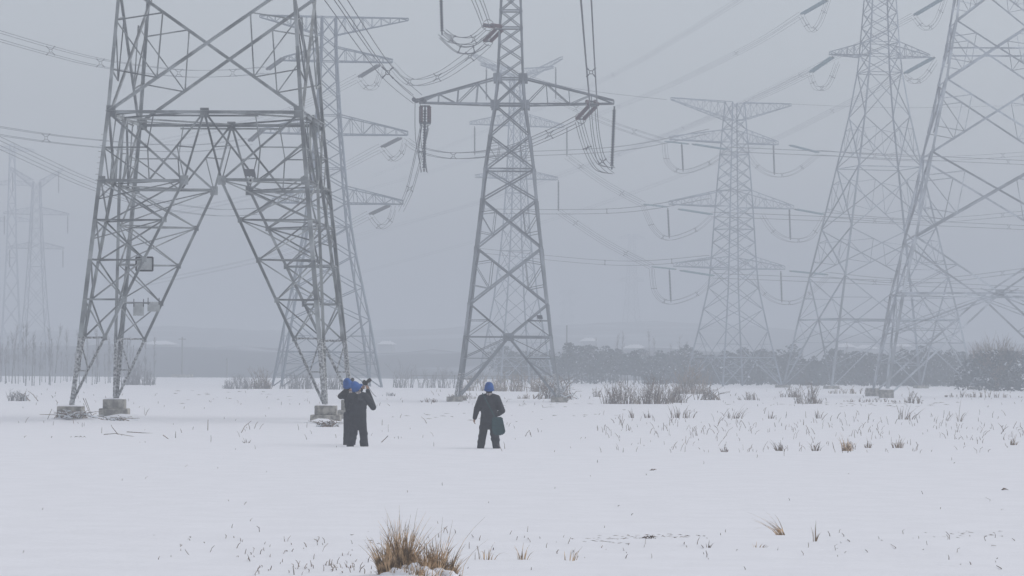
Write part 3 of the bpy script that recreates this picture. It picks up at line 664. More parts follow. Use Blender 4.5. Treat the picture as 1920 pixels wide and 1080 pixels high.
# ------------------------------------------------------------------ vegetation
def twig_shrub(g, base, h, spread, n, r, rn, lean=0.0, side=2, mi=0, seg=4):
    for i in range(n):
        a = rn.uniform(0, 2 * math.pi); rad = spread * math.sqrt(rn.random()); b = Vector(base) + Vector((math.cos(a) * rad, math.sin(a) * rad, -.05))
        hh = h * rn.uniform(.25, 1.12); dx = Vector((rn.gauss(lean, .22), rn.gauss(0, .22), 0)) + Vector((math.cos(a), math.sin(a), 0)) * .22 * rad / max(spread, .01)
        pts = [b + Vector((0, 0, hh * t)) + dx * hh * (t ** 1.6) + Vector((rn.gauss(0, .02), rn.gauss(0, .02), 0)) * hh for t in [k / seg for k in range(seg + 1)]]
        g.tube(pts, [r * (1 - .75 * k / seg) for k in range(seg + 1)], 3, mi)
        for _ in range(side):
            t = rn.uniform(.35, .9); q = lerp(pts[int(t * seg)], pts[min(seg, int(t * seg) + 1)], t * seg - int(t * seg))
            dd = Vector((rn.gauss(0, .5), rn.gauss(0, .5), rn.uniform(.5, 1))).normalized() * hh * rn.uniform(.15, .35)
            g.tube([q, q + dd * .55 + Vector((0, 0, .02 * hh)), q + dd], [r * .5, r * .35, r * .15], 3, mi)
# row of bare poplars
def poplar_parts(seed):
    rn = random.Random(seed); h = 7.0
    wob = lambda t: Vector((.15 * math.sin(t * 3 + seed), .1 * math.cos(t * 2.3 + seed), 0)) * t
    g = Geo(); g.tube([Vector((0, 0, -.1 + h * .96 * t)) + wob(t) for t in [k / 6 for k in range(7)]], [.085 * (1 - .8 * k / 6) for k in range(7)], 6)
    c = Geo()
    for i in range(30):
        t = rn.uniform(.3, .95); a = rn.uniform(0, 6.28); L = h * rn.uniform(.10, .24) * (1.25 - t)
        p = Vector((0, 0, h * .95 * t)) + wob(t); d = Vector((math.cos(a) * .42, math.sin(a) * .42, 1)).normalized()
        e = p + d * L; c.tube([p, lerp(p, e, .5) + Vector((math.cos(a), math.sin(a), 0)) * .05, e], [.022, .016, .006], 3)
        for _ in range(2): q = lerp(p, e, rn.uniform(.3, .9)); c.tube([q, q + Vector((rn.gauss(0, .25), rn.gauss(0, .25), rn.uniform(.2, .6)))], [.012, .005], 3)
    return g, c
variants = []
for sd in range(6):
    g, c = poplar_parts(sd); variants.append((g, c))
built = {}
PG = 'row of bare poplars'
def poplar(x, d, hs, var, label):
    root = empty('bare_poplar', (gx(x, d), d, 0), rnd.uniform(0, 6.28)); root.rotation_euler.x = rnd.gauss(0, .035); root.rotation_euler.y = rnd.gauss(0, .035); root.scale = (hs * .95, hs * .95, hs); tag(root, label, 'tree', PG)
    if var not in built:
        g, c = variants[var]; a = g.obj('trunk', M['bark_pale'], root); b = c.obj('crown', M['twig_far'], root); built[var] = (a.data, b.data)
    else:
        data_obj('trunk', built[var][0], root); data_obj('crown', built[var][1], root)
x = -12
while x < 292:
    d = rnd.uniform(310, 400); hgt = rnd.uniform(.42, .9) * (1.0 if x < 215 else .8)
    poplar(x, d, hgt, rnd.randrange(6), 'thin bare pale poplar in the dense row beyond the near tower' if x < 130 else 'thin bare pale poplar seen through or beside the near tower\'s legs')
    x += rnd.choice((2, 3.5, 5, 7, 11))

def shrub_px(name, x, ybase, d, w_px, h_px, n, mat, label, cat='shrub', group=None, r=None, lean=0, side=3):
    k = d / F; rn = random.Random(int(x * 7 + ybase)); bx = gx(x, d); g = Geo()
    for j in range(n):
        ox = rn.uniform(-.5, .5) * w_px * k; e = (1 - .75 * (2 * abs(ox) / (w_px * k)) ** 2) * (.72 + .75 * abs(noise.noise(Vector((ox * 1.7 + x, 0, 3))))) + .08
        twig_shrub(g, (ox, rn.uniform(-.3, .3) * min(3, w_px * k), 0), h_px * k * e, .12 * h_px * k, 3, r or .02 * k / .03, rn, lean, side)
    o = g.obj(name, M[mat], loc=(bx, d, ground_z(bx, d))); tag(o, label, cat, group); return o
def depth_of(x, y):     # ground depth seen at photo pixel
    return H * F / max(8, (-(x - PX) * math.sin(ROLL) + (y - PY) * math.cos(ROLL)))
BG = 'bare shrubs along the field edge'
for x, y, w, h, n, mat, lab in (
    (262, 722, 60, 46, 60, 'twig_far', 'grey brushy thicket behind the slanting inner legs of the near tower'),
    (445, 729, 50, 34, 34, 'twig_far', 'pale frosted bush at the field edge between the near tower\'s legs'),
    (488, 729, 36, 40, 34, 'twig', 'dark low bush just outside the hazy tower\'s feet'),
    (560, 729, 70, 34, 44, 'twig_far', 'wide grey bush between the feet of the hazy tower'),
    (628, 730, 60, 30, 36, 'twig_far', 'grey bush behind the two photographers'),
    (770, 727, 70, 54, 18, 'twig_far', 'loose pale saplings in the clear gap beside the centre tower'),
    (815, 727, 90, 46, 22, 'twig_far', 'thin pale saplings just short of the centre tower\'s foot'),
    (905, 733, 90, 40, 40, 'reed', 'brownish reed bed behind the lone person\'s head'),
    (975, 734, 90, 44, 44, 'reed', 'brownish reed bed between the centre tower\'s feet'),
    (1022, 735, 40, 40, 34, 'reed', 'rusty brush inside the centre tower\'s foot'),
    (1165, 757, 66, 54, 44, 'twig', 'tall dark bare thicket nearest the centre tower\'s foot'),
    (1225, 757, 60, 66, 46, 'twig', 'tallest bare brown thicket in front of the evergreen wood'),
    (1268, 755, 34, 40, 24, 'twig', 'short end of the bare thicket beside the fallen tree'),
    (1300, 738, 60, 70, 44, 'reed', 'reddish-brown bush before the four-armed tower\'s outer foot'),
    (1118, 744, 14, 22, 8, 'twig', 'lone small bush between the centre tower and the tall thicket'),
    (1480, 745, 40, 26, 16, 'twig', 'low twigs beside the four-armed tower\'s foot'),
    (1512, 757, 48, 40, 22, 'twig', 'upright bare stems in front of the tall hazy tower'),
    (1705, 756, 16, 34, 7, 'twig', 'few upright stems beside the broad tower\'s concrete block'),
    (1720, 757, 20, 26, 6, 'twig', 'dark upright twigs right of the broad tower\'s concrete block'),
    (880, 748, 22, 16, 12, 'twig', 'small round bush by the centre tower\'s snowy foot'),
    (1000, 748, 60, 14, 22, 'reed', 'low brown weeds behind the lone person\'s shoulder'),
    (805, 754, 34, 12, 12, 'twig', 'low dead weeds in the snow ahead of the centre tower'),
    (730, 742, 24, 10, 12, 'twig_far', 'small frosted weed tuft beside the photographers\' camera'),
    (30, 752, 34, 26, 16, 'twig_far', 'frosted leaning bush before the poplar row'),
    (1405, 750, 40, 18, 14, 'twig', 'dark low bush under the four-armed tower'),
    (1600, 738, 120, 12, 30, 'reed', 'low weedy strip below the tall hazy tower'),
    (1840, 745, 150, 14, 40, 'reed', 'low weedy strip under the big snow-flecked tree'),
    (1640, 754, 130, 10, 34, 'twig', 'dark weeds along the snow edge before the broad tower')):
    shrub_px('bare_shrub', x, y, depth_of(x, y), w, h, n, mat, lab, group=BG)
# fallen, frosted brush by the centre tower's foot
def brush_heap(x, y, w, h, label, n=60, snow=.4):
    d = depth_of(x, y); k = d / F; rn = random.Random(x); g = Geo()
    for i in range(n):
        a = rn.uniform(0, 6.28); p = Vector((rn.gauss(0, .22) * w * k, rn.gauss(0, .15) * w * k, 0)); q = Vector((rn.gauss(0, .25) * w * k, rn.gauss(0, .15) * w * k, rn.uniform(.3, 1) * h * k))
        g.tube([p, lerp(p, q, .5) + Vector((0, 0, .15 * h * k)), q], [.03 * min(1, d / 200), .022 * min(1, d / 200), .01], 3, 1 if rn.random() < snow else 0)
    o = g.obj('brush_heap', [M['twig'], M['leafsnow']], loc=(gx(x, d), d, ground_z(gx(x, d), d))); tag(o, label, 'brush', 'heaps of dead brush')
brush_heap(1042, 748, 90, 46, 'snow-dusted brush heap around the centre tower\'s far foot', 90)
brush_heap(1325, 750, 60, 26, 'dark fallen brush leaning in front of the four-armed tower', 40, .2)
brush_heap(42, 752, 36, 20, 'small snow-dusted brush pile before the poplars', 30, .5)
brush_heap(138, 790, 90, 16, 'trampled weeds and twigs banked against the first footing of the near tower', 60, .45)
brush_heap(214, 789, 70, 10, 'low weeds at the second footing of the near tower', 30, .5)
brush_heap(615, 800, 60, 14, 'trampled weeds at the near tower footing beside the photographers', 44, .45)
brush_heap(858, 753, 36, 14, 'broken brush around the centre tower\'s near foot', 26, .3)
brush_heap(1060, 754, 40, 14, 'broken brush scattered past the centre tower\'s foot', 22, .3)
# the evergreen wood: one mass in the haze
def wood(name, label, x0, x1, d0, d1, n, hlo, hhi, seed, snow=.06):
    rn = random.Random(seed); g = Geo()
    for i in range(n):
        x = lerp(x0, x1, (i + rn.random()) / n); d = rn.uniform(d0, d1); bx = gx(x, d); h = rn.uniform(hlo, hhi) * (1 + .3 * noise.noise(Vector((x * .02, 3, seed)))); w = h * rn.uniform(.28, .42)
        g.tube([(bx, d, -.1), (bx + rn.gauss(0, .1), d, h * .7)], [.08, .04], 5); lo = .3 if (x < 1210 and rn.random() < .7) else .02
        for j in range(420):
            t = rn.uniform(lo, 1.0); a = rn.uniform(0, 6.28); e = w * max(.08, 1 - ((t - .42) / .6) ** 2) ** .5
            rr = e * math.sqrt(rn.random()) * rn.uniform(.6, 1.15); c = Vector((bx + math.cos(a) * rr, d + math.sin(a) * rr, h * t)); s = rn.uniform(.10, .24)
            u = Vector((rn.gauss(0, 1), rn.gauss(0, 1), rn.gauss(0, .6))).normalized() * s; v = Vector((rn.gauss(0, 1), rn.gauss(0, 1), rn.gauss(0, 1))).normalized() * s * .7
            b = len(g.v); g.v += [c - u, c + v, c + u, c - v]; g.f.append((b, b + 1, b + 2, b + 3)); g.m.append(1 if rn.random() < snow * (.4 + t) else 0)
    o = g.obj(name, [M['needles'], M['leafsnow']]); tag(o, label, 'wood', kind='stuff')
wood('evergreen_wood', 'dark evergreen wood reading as one mass in the haze behind the towers', 930, 2010, 402, 455, 150, 3.0, 4.6, 5, .02)
ORD = 'first second third fourth fifth sixth seventh eighth ninth tenth eleventh twelfth thirteenth'.split()
# tall thin bare trees rising out of the wood
for i, (x, hpx) in enumerate(((1108, 70), (1118, 88), (1150, 96), (1168, 100), (1216, 104), (1226, 90), (1255, 76), (1275, 92), (1283, 84), (1500, 70), (1570, 76), (1585, 84), (1688, 80))):
    d = 430 + 8 * (i % 4); poplar(x, d, hpx * d / F / 7.0, i % 6, f'slim bare tree rising from the evergreen wood, {ORD[i]} counting away from the centre tower')
# the big tree at the right edge
def big_tree(x, d, label):
    root = empty('spreading_tree', (gx(x, d), d, 0)); tag(root, label, 'tree'); rn = random.Random(3); g = Geo(); c = Geo(); L = Geo(); k = d / F
    g.tube([(0, 0, -.2), (.05, 0, .7), (0, .05, 1.3)], [.25, .2, .17], 8)
    for i in range(70):
        a = rn.uniform(0, 6.28); out = rn.uniform(.1, 1) ** .7; hh = 105 * k * (1 - .35 * out ** 2) * rn.uniform(.8, 1.0); R = 62 * k * out
        p0 = Vector((0, 0, .9 + rn.random() * .4)); p1 = p0 + Vector((math.cos(a) * R * .4, math.sin(a) * R * .4, hh * .35)); p2 = Vector((math.cos(a) * R, math.sin(a) * R, hh))
        g.tube([p0, p1, p2], [.07, .045, .012], 4)
        for _ in range(7):
            q = lerp(p1, p2, rn.uniform(.1, .95)); e = q + Vector((math.cos(a) * .3 + rn.gauss(0, .25), math.sin(a) * .3 + rn.gauss(0, .25), rn.uniform(.5, 1.1)))
            c.tube([q, e], [.02, .006], 3)
    for i in range(5200):
        a = rn.uniform(0, 6.28); t = rn.uniform(0.02, .72); e = (80 * k) * (1 - (t - .2) ** 2 * 1.9); cl = Vector((math.cos(a), math.sin(a), 0)) * e * math.sqrt(rn.random())
        p = cl + Vector((0, 0, 105 * k * t)); q = noise.noise(p * 1.1 + Vector((5, 2, 1)))
        if q < -.12: continue
        s = rn.uniform(.09, .22); u = Vector((rn.gauss(0, 1), rn.gauss(0, 1), rn.gauss(0, .6))).normalized() * s; v = Vector((rn.gauss(0, 1), rn.gauss(0, 1), rn.gauss(0, 1))).normalized() * s * .7
        b = len(L.v); L.v += [p - u, p + v, p + u, p - v]; L.f.append((b, b + 1, b + 2, b + 3)); L.m.append(1 if (noise.noise(p * .6) > .3 and rn.random() < .6 and t > .2) else 0)
    g.obj('trunk', M['twig'], root); c.obj('twigs', M['twig'], root); L.obj('crown', [M['needles'], M['leafsnow']], root)
big_tree(1868, 330, 'big spreading tree with a fan of bare top branches and snow-flecked dark foliage')

# dry grass
def tuft(g, base, h, spread, n, rn, w=.004, lean=(0, 0), droop=.5):
    for i in range(n):
        a = rn.uniform(0, 6.28); rad = spread * math.sqrt(rn.random()); b = Vector(base) + Vector((math.cos(a) * rad, math.sin(a) * rad, -.03)); hh = h * rn.uniform(.42, 1.0) * (1 - .35 * (rad / max(spread, 1e-3)) ** 2)
        out = Vector((math.cos(a), math.sin(a), 0)) * (.08 + .34 * rad / max(spread, 1e-3)) + Vector((lean[0] + rn.gauss(0, .15), lean[1] + rn.gauss(0, .15), 0)); dr = droop * rn.random() ** 2
        pts = []
        for q in range(6):
            t = q / 5; pts.append(b + out * hh * (.35 * t + .75 * t * t) + Vector((0, 0, hh * (t - dr * t ** 3 * 1.1))))
        sd = Vector((-math.sin(a + rn.uniform(-.8, .8)), math.cos(a), 0)); sd = sd.normalized() if sd.length > .05 else Vector((1, 0, 0))
        if rn.random() < .6: sd = Vector((1, rn.uniform(-.5, .5), 0)).normalized()
        g.ribbon(pts, w * rn.uniform(.6, 1.3), sd)
rn = random.Random(21)
g = Geo(); d = 35.0; k = d / F
def loc_px(px, dd): return gx(px, dd) - gx(790, dd)
for (px, hpx, spx, n, ln, dr, dy) in ((757, 128, 20, 150, -.01, .15, 0), (742, 96, 20, 90, -.06, .25, 0), (728, 66, 18, 60, -.12, .4, 0), (788, 78, 24, 120, .02, .5, .02), (820, 96, 20, 100, .12, .35, .03), (842, 70, 20, 80, .16, .6, 0), (720, 40, 12, 26, -.2, .7, -.02), (775, 44, 60, 40, .05, .9, -.1), (806, 42, 46, 40, .22, .95, -.16), (750, 36, 40, 36, -.1, .9, -.14), (850, 30, 16, 20, .2, .9, -.1), (770, 40, 50, 14, -.05, 1.0, -.26), (815, 44, 40, 26, .25, 1.0, -.28), (790, 34, 30, 10, .1, 1.0, -.34)):
    for q in range(4):
        ox = rn.gauss(0, .42) * spx; p = (loc_px(px + ox, d), dy + rn.uniform(-.07, .10), ground_z(gx(px + ox, d), d + dy)); tuft(g, p, hpx * k * 1.15 * rn.uniform(.75, 1.05), spx * .5 * k, int(n * .36), rn, .0050, (ln + rn.gauss(0, .07), -.1 if dy < -.05 else 0), dr)
for px, hh, ln in ((732, 112, -.05), (772, 120, .1), (826, 110, .05), (838, 105, .12), (850, 112, .55), (752, 125, -.02), (868, 70, .7)):
    p = Vector((loc_px(px, d), .05, ground_z(gx(px, d), d))); g.ribbon([p + Vector((ln * hh * k * t * t, 0, hh * k * t)) for t in (0, .3, .6, .8, 1)], .0022, Vector((1, 0, 0)))
o = g.obj('grass_clump', M['straw'], loc=(gx(790, d), d, 0)); tag(o, 'large clump of dry straw-coloured grass half buried in snow, closest of all to the camera', 'grass clump')
# snow caught in the clump: one crusted, broken sheet lying over the bent blades
rn = random.Random(9); g = Geo()
for (px, dy, w, hh) in ((765, -.10, .07, .08), (781, -.13, .09, .11), (797, -.12, .08, .08), (745, -.14, .09, .07), (826, -.12, .11, .10), (846, -.14, .11, .08), (806, -.2, .11, .08), (762, -.24, .13, .06), (730, -.2, .09, .04), (784, -.10, .05, .12)):
    c0 = Vector((loc_px(px, d), dy, ground_z(gx(px, d), d + dy))); b = len(g.v); n, m_ = 18, 8
    for j in range(m_ + 1):
        for i in range(n):
            a = 2 * math.pi * i / n; t = j / m_; r = math.cos(t * math.pi / 2) ** .75; q = Vector((math.cos(a) * r * w, math.sin(a) * r * w * .8, math.sin(t * math.pi / 2) * (hh + .05) - .07))
            g.v.append(c0 + q * (1 + .45 * noise.noise(q * 9 + Vector((px, 0, 0))) + .22 * noise.noise(q * 26 + Vector((px, 3, 0)))))
    for j in range(m_):
        for i in range(n): g.f.append((b + j * n + i, b + j * n + (i + 1) % n, b + (j + 1) * n + (i + 1) % n, b + (j + 1) * n + i)); g.m.append(0)
o = g.obj('snow_crust', M['snow'], loc=(gx(790, d), d, 0), smooth=True); tag(o, 'broken crust of snow caught among the bent blades of the foreground grass clump', 'snow crust', kind='stuff')
GG = 'dry grass tufts in the snow'
tufts = [(1468, 1004, 48, 22, 26, -.9, 'straw', 'bent straw tuft lying on its side in the open snow'), (983, 1050, 40, 30, 16, .0, 'straw', 'small upright straw tuft next to the foreground clump'), (1076, 1052, 42, 50, 12, .25, 'straw', 'sparse arching straw tuft, second along from the foreground clump'),
         (915, 1050, 52, 40, 14, .1, 'straw', 'thin wispy tuft close beside the foreground clump'), (1530, 1022, 50, 14, 7, .05, 'reed', 'few thin stalks standing past the bent straw tuft'), (1425, 1030, 22, 30, 10, .3, 'straw', 'low straw tuft just below the bent one'), (1330, 1030, 26, 8, 7, .1, 'twig', 'low dark twigs between the straw tufts of the open snow'),
         (1590, 846, 40, 26, 40, .02, 'straw', 'fullest upright straw tuft in the far stubble row'), (1462, 846, 24, 26, 20, -.3, 'reed', 'leaning grey tuft in the far stubble row'), (1530, 846, 26, 20, 20, 0, 'twig', 'dark fan-shaped tuft in the far stubble row'), (1628, 840, 24, 16, 20, 0, 'reed', 'small round tuft after the fullest straw tuft'), (1685, 840, 24, 30, 26, 0, 'reed', 'low brown tuft near the end of the stubble row'), (1360, 848, 16, 18, 12, 0, 'reed', 'tiny tuft that starts the far stubble row'), (1900, 834, 24, 18, 14, .1, 'reed', 'pale tuft at the very edge of the picture'),
         (1278, 783, 34, 60, 24, .1, 'twig', 'dark arching reeds in the snow before the tall thicket'), (1186, 783, 22, 14, 8, 0, 'twig', 'two short dark stalks before the tall thicket'), (1215, 783, 18, 20, 10, 0, 'twig', 'short dark stalks beside the arching reeds'), (1378, 784, 30, 34, 16, .3, 'twig', 'slanting dark stems with debris in the snow'), (1445, 784, 20, 14, 10, 0, 'twig', 'small upright stems before the weeds of the tall tower'), (1535, 784, 28, 12, 8, 0, 'twig', 'crossed stalks before the tall hazy tower'), (1700, 786, 40, 44, 18, .5, 'twig', 'long slanting stems before the broad pale tower'), (1800, 790, 44, 16, 8, .1, 'twig', 'tall forked stems between the broad tower and the big tree'), (1775, 788, 24, 20, 6, .6, 'twig', 'single slanting twig before the big tree'),
         (462, 830, 14, 14, 10, 0, 'reed', 'tiny tuft between the near tower and the photographers'), (560, 1068, 10, 20, 8, 0, 'twig', 'tiny dark sprigs at the bottom beside the foreground clump'), (650, 1066, 26, 70, 16, -.2, 'reed', 'scattered straggling stems just outside the foreground clump')]
for (x, y, h, w, n, ln, mat, lab) in tufts:
    d = depth_of(x, y); k = d / F; g = Geo(); tuft(g, (0, 0, 0), h * k * 1.15, w * .4 * k, n, random.Random(int(x * 3 + y)), max(.004, .7 * k), (ln, 0), .6)
    bx = gx(x, d); o = g.obj('grass_tuft', M[mat], loc=(bx, d, ground_z(bx, d))); tag(o, lab, 'grass tuft', GG)
# uncountable stubble and specks
rn = random.Random(77); g = Geo()
def stub(x, y, h):
    d = depth_of(x, y); k = d / F; bx = gx(x, d); z = ground_z(bx, d); ln = rn.gauss(0, .45)
    r = max(.006, .65 * k) * rn.uniform(.6, 1.2)
    g.tube([(bx, d, z - .03), (bx + ln * h * k * .5, d + rn.gauss(0, .1), z + h * k * .6), (bx + ln * h * k * 1.1, d + rn.gauss(0, .15), z + h * k)], [r, r * .8, r * .5], 3)
for i in range(430):
    x = rn.uniform(-20, 1940); y = rn.triangular(765, 852, 815)
    if x < 1130 and rn.random() < .45: continue
    if noise.noise(Vector((x * .012, y * .05, 8))) < -.12: continue
    stub(x, y, rn.choice((2.5, 4, 6, 9, 12)) * rn.uniform(.7, 1.3))
for i in range(200): stub(rn.uniform(1130, 1930), rn.triangular(772, 850, 790), rn.uniform(3, 16))
for i in range(70): stub(rn.gauss(1480, 260), rn.gauss(846, 5), rn.uniform(3, 14))
for i in range(130): stub(rn.uniform(300, 1930), rn.gauss(1025, 14), rn.uniform(1.5, 9) * rn.choice((.5, 1, 1.6)))
for i in range(50): stub(rn.uniform(0, 1920), rn.uniform(860, 1075), rn.uniform(1.5, 6))
for i in range(160): stub(rn.uniform(0, 1920), rn.triangular(728, 768, 757), rn.uniform(2, 6))
for i in range(60): stub(rn.gauss(620, 90), rn.gauss(1066, 8), rn.uniform(3, 14))
for cx, cy, sx, sy, n in ((1200, 1014, 90, 4, 60), (1130, 1016, 40, 3, 30), (1810, 1000, 70, 5, 40), (1300, 1008, 60, 3, 26), (690, 1020, 40, 6, 16), (900, 778, 300, 6, 60), (1640, 757, 160, 3, 120), (1000, 757, 120, 4, 40), (420, 745, 120, 6, 40)):
    for _ in range(n // 2):
        x, y = rn.gauss(cx, sx * .6), rn.gauss(cy, sy); d = depth_of(x, y); k = d / F; bx = gx(x, d); z = ground_z(bx, d); L = rn.uniform(2, 9) * k; r = rn.uniform(.3, .75) * k
        g.tube([(bx - L, d, z - r * .6), (bx - L * .2, d + rn.gauss(0, .1), z + r * .5), (bx + L * .9, d + rn.gauss(0, .1), z - r * .5)], [r * .5, r, r * .4], 4)
o = g.obj('stubble', M['twig']); tag(o, 'short dead stubble poking through the snow', 'stubble', kind='stuff')
# loose sticks
for i, (x, y, pts, lab) in enumerate(((225, 818, [(-30, 2), (-8, 4), (40, -4)], 'long thin stick lying on the snow before the near tower'), (222, 816, [(0, 0), (-12, 14), (-14, 18)], 'short stick crossing the long one before the near tower'), (312, 822, [(-6, 6), (6, -3)], 'short dark stick in the snow between the tower footings'), (146, 820, [(-12, -2), (6, 2), (11, 4)], 'dark lump of bark on the snow before the first footing'),
                                      (262, 812, [(-24, 1), (26, -2)], 'thin branch half covered by snow before the near tower'), (453, 812, [(0, 0), (6, 12), (18, 22)], 'leaning twig midway between the near tower footings'), (95, 786, [(-6, -2), (2, 18)], 'broken branch leaning by the first footing\'s outer side'), (160, 788, [(0, 40), (10, 12), (16, 0)], 'broken branch slanting off the first footing'), (166, 790, [(-10, 34), (0, 10), (8, -2)], 'second broken branch slanting off the first footing'), (390, 808, [(0, 0), (0, 20)], 'short upright stake in the snow between the footings'),
                                      (722, 830, [(-6, 0), (6, 12)], 'slanting stick in the snow beside the photographers\' feet'), (1224, 882, [(-7, 0), (7, 1)], 'dark lump on the bare snow between the rows of stubble'), (1883, 920, [(-8, 0), (9, 1)], 'dark lump on the bare snow near the picture edge'), (1222, 1016, [(-14, 1), (14, 2)], 'flat dark clod on the snow below the lone person\'s side'))):
    d = depth_of(x, y); k = d / F; bx = gx(x, d); g = Geo(); r = .013 if len(pts) < 3 else .012
    if 'lump' in lab or 'clod' in lab:
        rq = random.Random(x)
        for q in range(5): cx = rq.gauss(0, .45) * abs(pts[0][0]) * k; g.tube([(cx - rq.uniform(.01, .06), rq.gauss(0, .05), -.01), (cx, rq.gauss(0, .04), rq.uniform(.01, .035)), (cx + rq.uniform(.01, .08), rq.gauss(0, .05), rq.uniform(-.01, .03))], [.004, .010, .003], 4)
    else: g.tube([(px * k, .06 * j, pz * k + .02) for j, (px, pz) in enumerate(pts)], [r, r * .8, r * .5][:len(pts)], 5)
    o = g.obj('fallen_stick', M['twig'], loc=(bx, d, ground_z(bx, d))); tag(o, lab, 'stick', 'sticks on the snow')
brush = Geo(); rn = random.Random(4)

# ------------------------------------------------------------------ poles and far houses
for x, ytop, yb, lab, arm in ((341, 632, 704, 'tall thin utility pole in the far field seen under the near tower', 1), (425, 671, 706, 'shorter pole in the far field beside the pale frosted bush', 0), (1062, 610, 700, 'thin mast at the edge of the evergreen wood', 0)):
    d = 520; g = Geo(); h = W(x, ytop, d).z; g.tube([(0, 0, -.2), (0, 0, h)], [.16, .1], 7); o = g.obj('utility_pole', M['wood'], loc=(gx(x, d), d, 0)); tag(o, lab, 'pole', 'poles in the far field')
    if arm: g = Geo(); g.box((0, 0, h - .3), 1.1, .12, .12); g.obj('crossbar', M['wood'], o); g = Geo(); g.box((0, 0, .2), 3.2, 1.6, .5); g.obj('plinth', M['concrete'], o)
for x, y, w, d, lab in ((1104, 634, 34, 900, 'far snow-roofed house on the hill just right of the centre tower'), (1190, 647, 44, 880, 'far snow-roofed house above the wood, larger and lower on the hill'), (300, 640, 70, 860, 'long far snow-roofed building behind the near tower\'s slanting legs'), (1585, 645, 34, 880, 'far snow-roofed house behind the tall hazy tower'), (1625, 648, 44, 900, 'far snow-roofed house between the tall tower and the broad tower'), (725, 640, 36, 900, 'far snow-roofed house right of the hazy four-armed tower'), (1690, 644, 40, 870, 'far snow-roofed house behind the broad tower\'s leg')):
    k = d / F; p = W(x, y, d); hw_, hd, hh = w * k * .36, 3.2, 2.2; r = empty('far_house', (p.x, d, 0), ((x * 7) % 11 - 5) * .09); tag(r, lab, 'house', 'far snow-roofed houses'); zt = p.z
    g = Geo(); g.box((0, 0, (zt - .8) / 2 - .5), hw_ * 2, hd * 2, zt - .8 + 1); g.obj('wall', M['house'], r)
    v = [(-hw_ - .4, -hd - .5, zt - .75), (hw_ + .4, -hd - .5, zt - .75), (hw_ * .55, 0, zt + .15), (-hw_ * .55, 0, zt + .15), (-hw_ - .4, hd + .5, zt - .75), (hw_ + .4, hd + .5, zt - .75)]
    mesh_obj('roof', v, [(0, 1, 2, 3), (3, 2, 5, 4), (0, 3, 4), (1, 5, 2)], M['snow'], r)
# low fence in the far field
fx = [772 + 40 * i for i in range(8)]
fr = empty('field_fence', (0, 380, 0)); tag(fr, 'low thin rail fence behind the saplings beside the centre tower', 'fence')
for x in fx: g = Geo(); g.tube([(gx(x, 380), 0, -.1), (gx(x, 380), 0, 1.05)], .045, 4); g.obj('post', M['wood'], fr)
g = Geo(); g.tube([(gx(fx[0], 380), 0, .95), (gx(fx[-1], 380), 0, .95)], .03, 4); g.obj('rail', M['wood'], fr)

# ------------------------------------------------------------------ people
def sdf_mesh(name, caps, voxel, mat, parent, smooth_it=6, boxes=()):
    """one continuous skin grown round tapered limbs"""
    bm = bmesh.new()
    for p, r1, q, r2, *sq in caps:
        p, q = Vector(p), Vector(q); L = (q - p).length; n = max(2, int(L / (min(r1, r2) * .6)) + 1); s = sq[0] if sq else (1, 1, 1)
        for i in range(n + 1):
            t = i / n; c = lerp(p, q, t); r = lerp(r1, r2, t)
            bmesh.ops.create_icosphere(bm, subdivisions=2, radius=r, matrix=Matrix.Translation(c) @ Matrix.Diagonal((s[0], s[1], s[2], 1)))
    me = bpy.data.meshes.new(name + '_tmp'); bm.to_mesh(me); bm.free()
    o = bpy.data.objects.new('tmp', me); C.objects.link(o)
    m = o.modifiers.new('r', 'REMESH'); m.mode = 'VOXEL'; m.voxel_size = voxel
    m2 = o.modifiers.new('s', 'SMOOTH'); m2.factor = .5; m2.iterations = smooth_it
    dg = bpy.context.evaluated_depsgraph_get(); ev = o.evaluated_get(dg); nm = bpy.data.meshes.new_from_object(ev)
    bpy.data.objects.remove(o); bpy.data.meshes.remove(me)
    nm.materials.clear(); nm.materials.append(mat); nm.polygons.foreach_set('use_smooth', [True] * len(nm.polygons))
    nm.name = name; return data_obj(name, nm, parent)
def hand(wr, d, up, side, curl=.5):
    """palm and five bent fingers; d = pointing direction, up = back of the hand"""
    wr, d, up = Vector(wr), Vector(d).normalized(), Vector(up); up = (up - d * up.dot(d)).normalized(); s = d.cross(up).normalized() * side
    caps = [(wr, .026, wr + d * .08, .030), (wr + s * .02, .02, wr + d * .085 + s * .026, .015), (wr - s * .02, .02, wr + d * .085 - s * .026, .015)]
    for i, (o, L) in enumerate(((-.033, .062), (-.011, .075), (.011, .08), (.033, .07))):
        a = wr + d * .088 + s * o; b = a + d * L * .5 - up * curl * L * .35; c = b + d * L * .3 * (1 - curl) - up * L * (.3 + .3 * curl)
        caps += [(a, .0105, b, .010), (b, .010, c, .009)]
    a = wr + d * .03 + s * .03; b = a + s * .035 + d * .03; caps += [(a, .014, b, .012), (b, .012, b + d * .032 - up * .012, .010)]
    return caps
